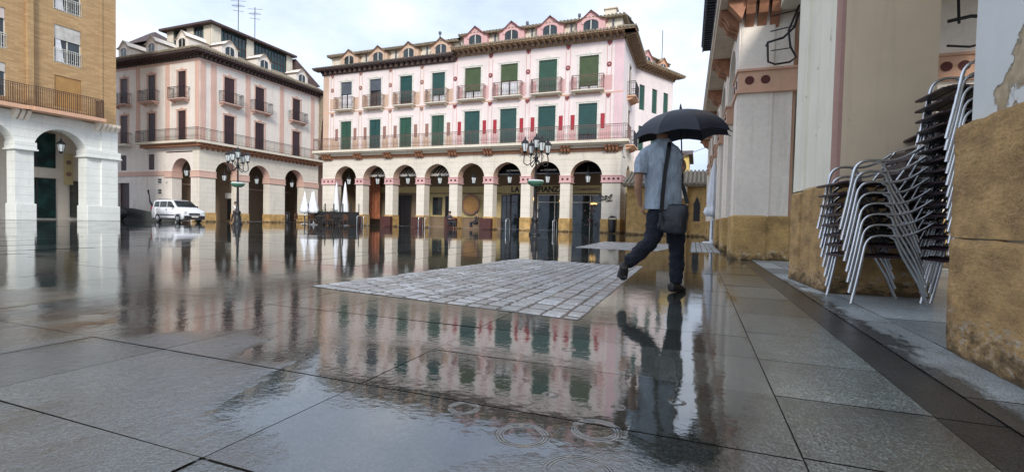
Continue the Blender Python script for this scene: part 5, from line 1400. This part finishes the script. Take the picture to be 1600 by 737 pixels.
    def canopy_pt(t,a,off=0):
        # t 0..1 radial, a angle
        seg=2*math.pi/n; f=(a/seg)%1; sag=math.sin(math.pi*f)
        r=Rc*math.sin(t*1.32)/math.sin(1.32); z=-rise*(1-math.cos(t*1.32))/(1-math.cos(1.32))
        rr_=r*(1+(math.cos(seg/2)/math.cos((f-.5)*seg)-1)*1.35)*(1-.02*sag*t**3); zz=z+.055*sag*t*t*(t>.0)*.55
        return Vector((rr_*math.cos(a),rr_*math.sin(a),zz+off))
    Mc=Matrix.Translation(apex)@rotq
    b=MB(Mc)
    for sgm in range(n):
        P=[];F=[];m_=7
        for i in range(rings+1):
            for j in range(m_): P.append(canopy_pt(max(i/rings,.001),2*math.pi*(sgm+min(max(j/(m_-1),.0001),.9999))/n))
        for i in range(rings):
            for j in range(m_-1): F.append((i*m_+j,i*m_+j+1,(i+1)*m_+j+1,(i+1)*m_+j))
        b._a(P,F,0,True)
    cn=b.build('canopy',MAT['umb'],um)
    sm=[True]*len(cn.data.polygons); cn.data.polygons.foreach_set('use_smooth',sm)
    for j in range(n):
        a_=2*math.pi*j/n; b=MB(Mc); b.tube([canopy_pt(t/6,a_,-.006) for t in range(7)],.003,4); b.tube([canopy_pt(.5,a_,-.01),Vector((0,0,-.28))],.002,4); b.tube([canopy_pt(1.0,a_,-.0),canopy_pt(1.0,a_,0)+Vector((math.cos(a_)*.018,math.sin(a_)*.018,-.008))],.004,4); b.build('rib',MAT['iron'],um)
    b=MB(Mc); b.tube([(0,0,-.62),(0,0,.05)],.007,6); b.lathe([(.02,-.01),(.015,.01),(.006,.05),(.004,.06)],8); b.build('shaft',MAT['iron'],um)
    b=MB(); b.tube([Mc@Vector((0,0,-.55)),Mc@Vector((0,0,-.66)),Mc@Vector((0,0,-.70))],.014,8); b.build('handle',MAT['black'],um)
def crumple(me,amp,sc,st=(1,1,1)):
    from mathutils import noise as N
    me.update(); ns=[v.normal.copy() for v in me.vertices]
    for v,nn in zip(me.vertices,ns):
        p=Vector((v.co.x*st[0],v.co.y*st[1],v.co.z*st[2]))*sc
        k=N.noise(p)+.5*N.noise(p*2.3)
        v.co+=nn*amp*k
walker()

def little_person(loc, rz, label, pose, shirt, pants, hair=(.02,.015,.01), group=None):
    root=empty('person',loc,rz); tag(root,label,'person',group)
    ms=plain('cloth_a',shirt,.85); mp=plain('cloth_b',pants,.85)
    if pose=='walk':
        J=dict(pel=(0,0,.92),ch=(0,.02,1.3),nk=(0,.02,1.45),hd=(0,.04,1.60),ht=(0,.03,1.70),sL=(-.19,.02,1.38),eL=(-.24,-.08,1.12),hL=(-.22,.06,.9),sR=(.19,.02,1.38),eR=(.24,.02,1.12),hR=(.2,.22,1.0),hpL=(-.09,0,.88),kL=(-.1,.2,.5),aL=(-.1,.28,.08),tL=(-.1,.42,.04),hpR=(.09,0,.88),kR=(.1,-.08,.5),aR=(.1,-.38,.14),tR=(.1,-.30,.05))
    else:
        J=dict(pel=(0,0,.50),ch=(0,-.05,.88),nk=(0,-.03,1.03),hd=(0,.02,1.17),ht=(0,.02,1.27),sL=(-.19,-.04,.96),eL=(-.23,.05,.70),hL=(-.12,.28,.72),sR=(.19,-.04,.96),eR=(.23,.05,.70),hR=(.12,.28,.72),hpL=(-.09,.05,.48),kL=(-.12,.45,.50),aL=(-.12,.45,.09),tL=(-.12,.58,.04),hpR=(.09,.05,.48),kR=(.12,.45,.50),aR=(.12,.40,.09),tR=(.12,.53,.04))
    ks=list(J); ix={k:i for i,k in enumerate(ks)}
    E=[('pel','ch'),('ch','nk'),('nk','hd'),('hd','ht'),('ch','sL'),('sL','eL'),('eL','hL'),('ch','sR'),('sR','eR'),('eR','hR'),('pel','hpL'),('hpL','kL'),('kL','aL'),('aL','tL'),('pel','hpR'),('hpR','kR'),('kR','aR'),('aR','tR')]
    rad=dict(pel=.12,ch=.13,nk=.05,hd=.08,ht=.06,sL=.06,eL=.04,hL=.03,sR=.06,eR=.04,hR=.03,hpL=.08,kL=.055,aL=.04,tL=.035,hpR=.08,kR=.055,aR=.04,tR=.035)
    skin('body',[J[k] for k in ks],[(ix[a],ix[b]) for a,b in E],[rad[k] for k in ks],MAT['skin'],root,1)
    def sub(name,keys,edges,extra,mat):
        sk={k:i for i,k in enumerate(keys)}; skin(name,[J[k] for k in keys],[(sk[a],sk[b]) for a,b in edges],[rad[k]*1.22+extra for k in keys],mat,root,1)
    sub('shirt',['pel','ch','sL','eL','sR','eR'],[('pel','ch'),('ch','sL'),('sL','eL'),('ch','sR'),('sR','eR')],.012,ms)
    sub('trousers',['pel','hpL','kL','aL','hpR','kR','aR'],[('pel','hpL'),('hpL','kL'),('kL','aL'),('pel','hpR'),('hpR','kR'),('kR','aR')],.008,mp)
    h=MB(); hp=J['ht']; h.M=T(hp[0],hp[1]-.015,hp[2]-.03); h.lathe([(.088,-.06),(.095,0),(.08,.05),(.04,.085),(.0,.095)],10); h.build('hair',plain('hair_s',hair,.7),root)
little_person((-35.4,28.6,0),R(120),'person in white top and dark trousers walking past the corner building arch','walk',(.75,.72,.7),(.03,.03,.04))
little_person((-17.55,32.3,0),R(-100),'seated person in dark clothes, left of the pair before the yellow wall','sit',(.05,.05,.07),(.03,.03,.04))
little_person((-15.6,32.9,0),R(95),'seated person in dark clothes with light arm, right of the pair before the yellow wall','sit',(.06,.05,.05),(.03,.03,.04))

# ================================================================== SMALL THINGS
def closed_parasol(loc, H, label, r=.22, base=True, skirt=False, mat='white_cloth'):
    root=empty('closed_parasol',loc); tag(root,label,'parasol','closed white parasols')
    zb=.95 if not skirt else 1.05
    b=MB(); n=24
    prof=[(.02,H),(.05,H-.08),(.10,H-.45),(r*.62,H*.66),(r*.85,H*.5),(r,zb+.25),(r*.95,zb+.05),(r*.7,zb)]
    if skirt: prof=[(.015,H),(.05,H-.06),(.12,H-.5),(.17,H*.62),(.2,H*.50),(.13,H*.455),(.26,H*.43),(.30,H*.38),(.24,H*.34),(.12,H*.335)]
    P=[];F=[]
    for i,(rr,z) in enumerate(prof):
        for j in range(n):
            t=2*math.pi*j/n; f=1+(.17*math.cos(8*t)+.06*math.cos(3*t+i))*min(1,i/3)
            P.append((rr*f*math.cos(t),rr*f*math.sin(t),z+ (.02*math.cos(8*t) if i>4 else 0)))
    for i in range(len(prof)-1):
        for j in range(n): F.append((i*n+j,i*n+(j+1)%n,(i+1)*n+(j+1)%n,(i+1)*n+j))
    F.append(tuple(range((len(prof)-1)*n,len(prof)*n))); b._a(P,F,0,True); b.build('folded_canopy',MAT[mat],root)
    b=MB(); b.tube([(0,0,.05),(0,0,H+.06)],.03,8); b.build('pole',MAT['white_plastic'],root)
    b=MB(); b.lathe([(.30,0),(.30,.05),(.06,.07),(.05,.25),(.03,.26)],16) if not skirt else b.lathe([(.33,0),(.33,.045),(.09,.06),(.085,.9),(.05,.92)],16); b.build('foot',MAT['white_plastic'],root)
    if skirt:
        for k in range(8): b=MB(); b.box(-.02,.02,-.093,-.084,.15+k*.09,.2+k*.09); b.build('slot',MAT['black'],root)
closed_parasol((.52,19.6,0),3.02,'tall folded white parasol on a slotted post beside the right-hand arcade',.25,True,True)
for k,(x,y) in enumerate(((-30.95,33.1),(-30.2,33.15),(-29.5,32.6))):
    closed_parasol((x,y-1.6,0),2.75,['leftmost of the three folded white parasols left of the pink building','middle one of the three folded white parasols left of the pink building','rightmost of the three folded white parasols left of the pink building'][k],.36)
for k,(x,y) in enumerate(((-28.45,32.45),(-27.5,32.4))):
    closed_parasol((x,y,0),3.55,['left one of two folded parasols in the first pink arch','right one of two folded parasols in the first pink arch'][k],.26)

def terrace():
    # screen/planters, tables and chairs in front of the left arches
    wood=plain('terrace_wood',(.10,.05,.03),.6,var=.4); dark=plain('terrace_dark',(.012,.012,.013),.6)
    b=MB()
    posn=[-30.3,-29.4,-28.5,-27.6,-26.7,-25.9,-25.1]
    k=0
    for x0,x1 in zip(posn,posn[1:]):
        s=empty('terrace_screen',((x0+x1)/2,31.2,0)); 
        tag(s,'dark panel with two posts, number %s from the left in the terrace screen'%['one','two','three','four','five','six'][k] if False else ['leftmost dark screen panel of the terrace by the first pink arch','dark screen panel, second from the left end of the terrace','dark screen panel, third from the left end of the terrace','dark screen panel, third from the right end of the terrace','dark screen panel, second from the right end of the terrace','rightmost dark screen panel of the terrace, near the bicycle hoops'][k],'screen','dark screen panels round the terrace'); k+=1
        w=(x1-x0)/2-.02
        p=MB(); p.box(-w,w,-.03,.03,.08,1.05); p.box(-w,w,-.05,.05,1.05,1.10); p.build('panel',dark,s)
        for sg in (-1,1): p=MB(); p.tube([(sg*w,0,0),(sg*w,0,1.75)],.035,6); p.build('post',dark,s)
    def table(x,y,label):
        t=empty('cafe_table',(x,y,0)); tag(t,label,'table','terrace tables')
        p=MB(); p.lathe([(.38,.71),(.38,.735),(.0,.735)],16); p.build('tabletop',wood,t)
        p=MB(); p.tube([(0,0,.03),(0,0,.71)],.03,6); p.lathe([(.22,0),(.2,.03),(.03,.04)],12); p.build('pedestal',dark,t)
    def wchair(x,y,a,label):
        t=empty('wicker_chair',(x,y,0),R(a)); tag(t,label,'chair','wicker chairs on the terrace')
        p=MB(); p.bev(-.22,.22,-.22,.22,.42,.46,.02); p.build('seat',wood,t)
        p=MB(); p.prism([(-.22,.46),(.22,.46),(.2,.9),(-.2,.9)],-.22,-.19,'y'); p.build('backrest',wood,t)
        for sx in (-1,1):
            for sy in (-1,1): p=MB(); p.tube([(sx*.2,sy*.2,.42),(sx*.23,sy*.23,0)],.015,5); p.build('leg',wood,t)
    L=['left end','middle','right end']
    for i,x in enumerate((-29.6,-27.9,-26.2)):
        table(x,30.1,'round brown table at the %s of the terrace by the first pink arches'%L[i])
        wchair(x-.55,30.0,-80,'brown wicker chair left of the terrace table at the %s'%L[i]); wchair(x+.55,30.1,80,'brown wicker chair right of the terrace table at the %s'%L[i])
    # leafy planters on the screen
    import itertools
    lm=plain('leaf',(.06,.09,.025),.6,var=.5,vscale=8)
    for i,x in enumerate((-29.1,-27.9)):
        t=empty('planter',(x,31.5,0)); tag(t,['yellow green plant above the terrace screen, the left one','yellow green plant above the terrace screen, the right one'][i],'plant','terrace plants')
        p=MB(); p.bev(-.35,.35,-.15,.15,0,.7,.02); p.build('pot',dark,t)
        p=MB()
        for _ in range(260):
            c=Vector((rnd.gauss(0,.25),rnd.gauss(0,.1),.95+rnd.gauss(0,.17))); a=Vector((rnd.uniform(-1,1),rnd.uniform(-1,1),rnd.uniform(-1,1))).normalized()*.06; d=a.orthogonal().normalized()*.03
            p._a([c-a,c+d,c+a,c-d],[(0,1,2,3)])
        p.build('foliage',lm,t)
terrace()

def hoop(x,y,label,rz=0.,w=.35,h=.8):
    b=MB(); b.tube([(-w/2,0,0),(-w/2,0,h-.12),(-w/2+.05,0,h-.03),(0,0,h),(w/2-.05,0,h-.03),(w/2,0,h-.12),(w/2,0,0)],.025,7)
    tag(b.build('cycle_hoop',MAT['metal'],None,T(x,y,0)@Matrix.Rotation(rz,4,'Z')),label,'bike stand','steel hoops along the arcade')
HP=[(-29.6,30.4,'steel hoop at the foot of the folded parasols'),(-24.6,30.6,'steel hoop at the right end of the terrace screen'),(-23.9,30.5,'steel hoop just left of the first maroon box'),
    (-19.0,30.5,'steel hoop in front of the door left of the round wall disc'),(-18.4,30.4,'steel hoop just left of the seated pair'),(-11.9,30.0,'steel hoop left of the big street lamp'),(-8.6,29.9,'steel hoop standing between the big lamp and the litter bin')]
for x,y,l in HP: hoop(x,y,l,R(60))

def litter_bin(x,y,label,H=1.0):
    root=empty('litter_bin',(x,y,0)); tag(root,label,'bin','litter bins')
    b=MB(); b.lathe([(.20,.05),(.22,.1),(.23,H*.78),(.2,H*.8)],14); b.build('drum',MAT['black'],root)
    b=MB(); b.tube([(-.26,0,0),(-.26,0,H*.85),(-.2,0,H*.97),(0,0,H),(.2,0,H*.97),(.26,0,H*.85),(.26,0,0)],.025,6); b.lathe([(.22,H*.88),(.12,H*.96),(0,H*.98)],12); b.build('hood',MAT['iron'],root)
litter_bin(-5.25,31.9,'black hooded litter bin by the corner pier of the pink building',1.15)
litter_bin(-38.9,37.3,'black litter bin against the corner building between two arches',1.1)

def misc():
    # curtain filling the first pink arch
    b=MB(); X=-30.45+CS[0]
    pts=[(X-1.3+2.6*i/40,36.0+.05*math.sin(i*1.3)) for i in range(41)]
    for (a,c),(d,e) in zip(pts,pts[1:]): b.quad((a,c,.6),(d,e,.6),(d,e,5.1),(a,c,5.1))
    tag(b.build('curtain',MAT['orange_cloth']),'orange brown curtain hanging inside the first pink arch','curtain')
    b=MB(); b.disc((0,0),.85,-.04,0,24,0); b.disc((0,0),.7,-.05,-.04,24,1)
    tag(b.build('round_plaque',[MAT['brown_panel'],MAT['blind_ochre']],None,T(-18.05,36.9,2.0)),'large round brown disc on the yellow arcade wall','plaque')
    b=MB(); b.box(-.16,.16,-.03,0,-.16,.16); tag(b.build('vent_grille',MAT['black'],None,T(-16.6,37.1,2.75)),'small square dark grille on the yellow arcade wall','grille')
    # dark scrollwork figure on the wall behind the van
    b=MB(); b.tube([(0,0,0.0),(.1,0,.6),(-.1,0,1.1),(-.45,0,1.5),(-.55,0,2.1),(-.7,0,2.5)],[.35,.3,.16,.1,.07,.1],8); b.tube([(.1,0,.6),(.45,0,.9),(.65,0,1.3),(.7,0,1.5)],[.3,.3,.2,.14],8); b.lathe([(.05,2.45),(.12,2.55),(.1,2.7),(.0,2.75)],8,(-.72,0))
    tag(b.build('statue',MAT['iron'],None,T(-45.0,28.2,.4)@Matrix.Diagonal((.85,.5,.85,1))),'dark raised-arm figure against the wall left of the white van','statue')
    b=MB(); b.bev(-.6,.6,-.3,.3,0,.5,.03); tag(b.build('plinth',MAT['stone_base'],None,T(-45.,28.2,0)),'small stone plinth under the dark figure','plinth')
    # overhead wire across the street
    b=MB(); b.tube([(-3.4,30,4.4),(-1.5,29,4.35),(.4,27,4.75)],.018,5); tag(b.build('overhead_wire',MAT['lamp_glass']),'thin pale wire sagging across the street beside the walker\'s hand','wire')
    b=MB(); b.tube([(0,0,0),(0,0,3.2)],.03,5); tag(b.build('roof_mast',MAT['iron'],None,T(-3.4,44.5,14.5)),'thin mast above the street side roof of the pink building','mast')
misc()

# ================================================================== LIGHT, SKY, CAMERA
def sky():
    w=bpy.data.worlds.new('World'); scene.world=w; w.use_nodes=True; nt=w.node_tree
    bg=nt.nodes['Background']; s=nt.nodes.new('ShaderNodeTexSky'); s.sky_type='NISHITA'; s.sun_disc=False
    s.sun_elevation=R(32); s.sun_rotation=R(150); s.dust_density=3.; s.air_density=1.2
    tc=nt.nodes.new('ShaderNodeTexCoord')
    mp=mapping(nt,tc.outputs['Generated'],(1,1,2.2))
    n=noise(nt,2.1,8,.58,mp); n2=noise(nt,6.,5,.6,mp)
    cl=ramp(nt,n.outputs[0],[(.30,(4.6,6.0,9.0)),(.48,(6.9,8.2,10.4)),(.68,(10.4,11.0,11.8))]).outputs[0]
    cl=mixc(nt,.22,cl,ramp(nt,n2.outputs[0],[(.3,(6.5,7.2,8.8)),(.7,(12,12,12.2))]).outputs[0])
    f=ramp(nt,n.outputs[0],[(.25,g3(.9)),(.45,g3(.97))]).outputs[0]
    c=mixc(nt,f,s.outputs[0],cl)
    nt.links.new(c,bg.inputs['Color']); bg.inputs['Strength'].default_value=.063
    L=bpy.data.lights.new('sun','SUN'); L.energy=1.5; L.angle=R(14); L.color=(1,.95,.88)
    o=bpy.data.objects.new('sun',L); C.objects.link(o)
    az=R(150); el=R(32); d=Vector((math.sin(az)*math.cos(el),math.cos(az)*math.cos(el),math.sin(el)))
    o.rotation_euler=d.to_track_quat('Z','Y').to_euler(); o.location=d*60
sky()
def camera():
    psi=R(21.1); roll=R(1.3); pitch=math.atan((368.5-345.6)/750.)
    fw=Vector((-math.sin(psi),math.cos(psi),0)); rt=Vector((math.cos(psi),math.sin(psi),0)); up=Vector((0,0,1))
    f=fw*math.cos(pitch)-up*math.sin(pitch); u2=up*math.cos(pitch)+fw*math.sin(pitch)
    c,s=math.cos(roll),math.sin(roll); Rt=rt*c+u2*s; U=u2*c-rt*s
    cam=bpy.data.cameras.new('camera'); cam.sensor_width=36; cam.lens=750/1600*36; cam.clip_start=.05; cam.clip_end=3000
    o=bpy.data.objects.new('camera',cam); C.objects.link(o)
    M=Matrix((Rt,U,-f)).transposed().to_4x4(); M.translation=Vector((0,0,.65)); o.matrix_world=M
    scene.camera=o
camera()
scene.view_settings.view_transform='Standard'; scene.view_settings.look='None'; scene.view_settings.exposure=.95; scene.view_settings.gamma=1.; scene.view_settings.use_curve_mapping=False
scene.cycles.max_bounces=6
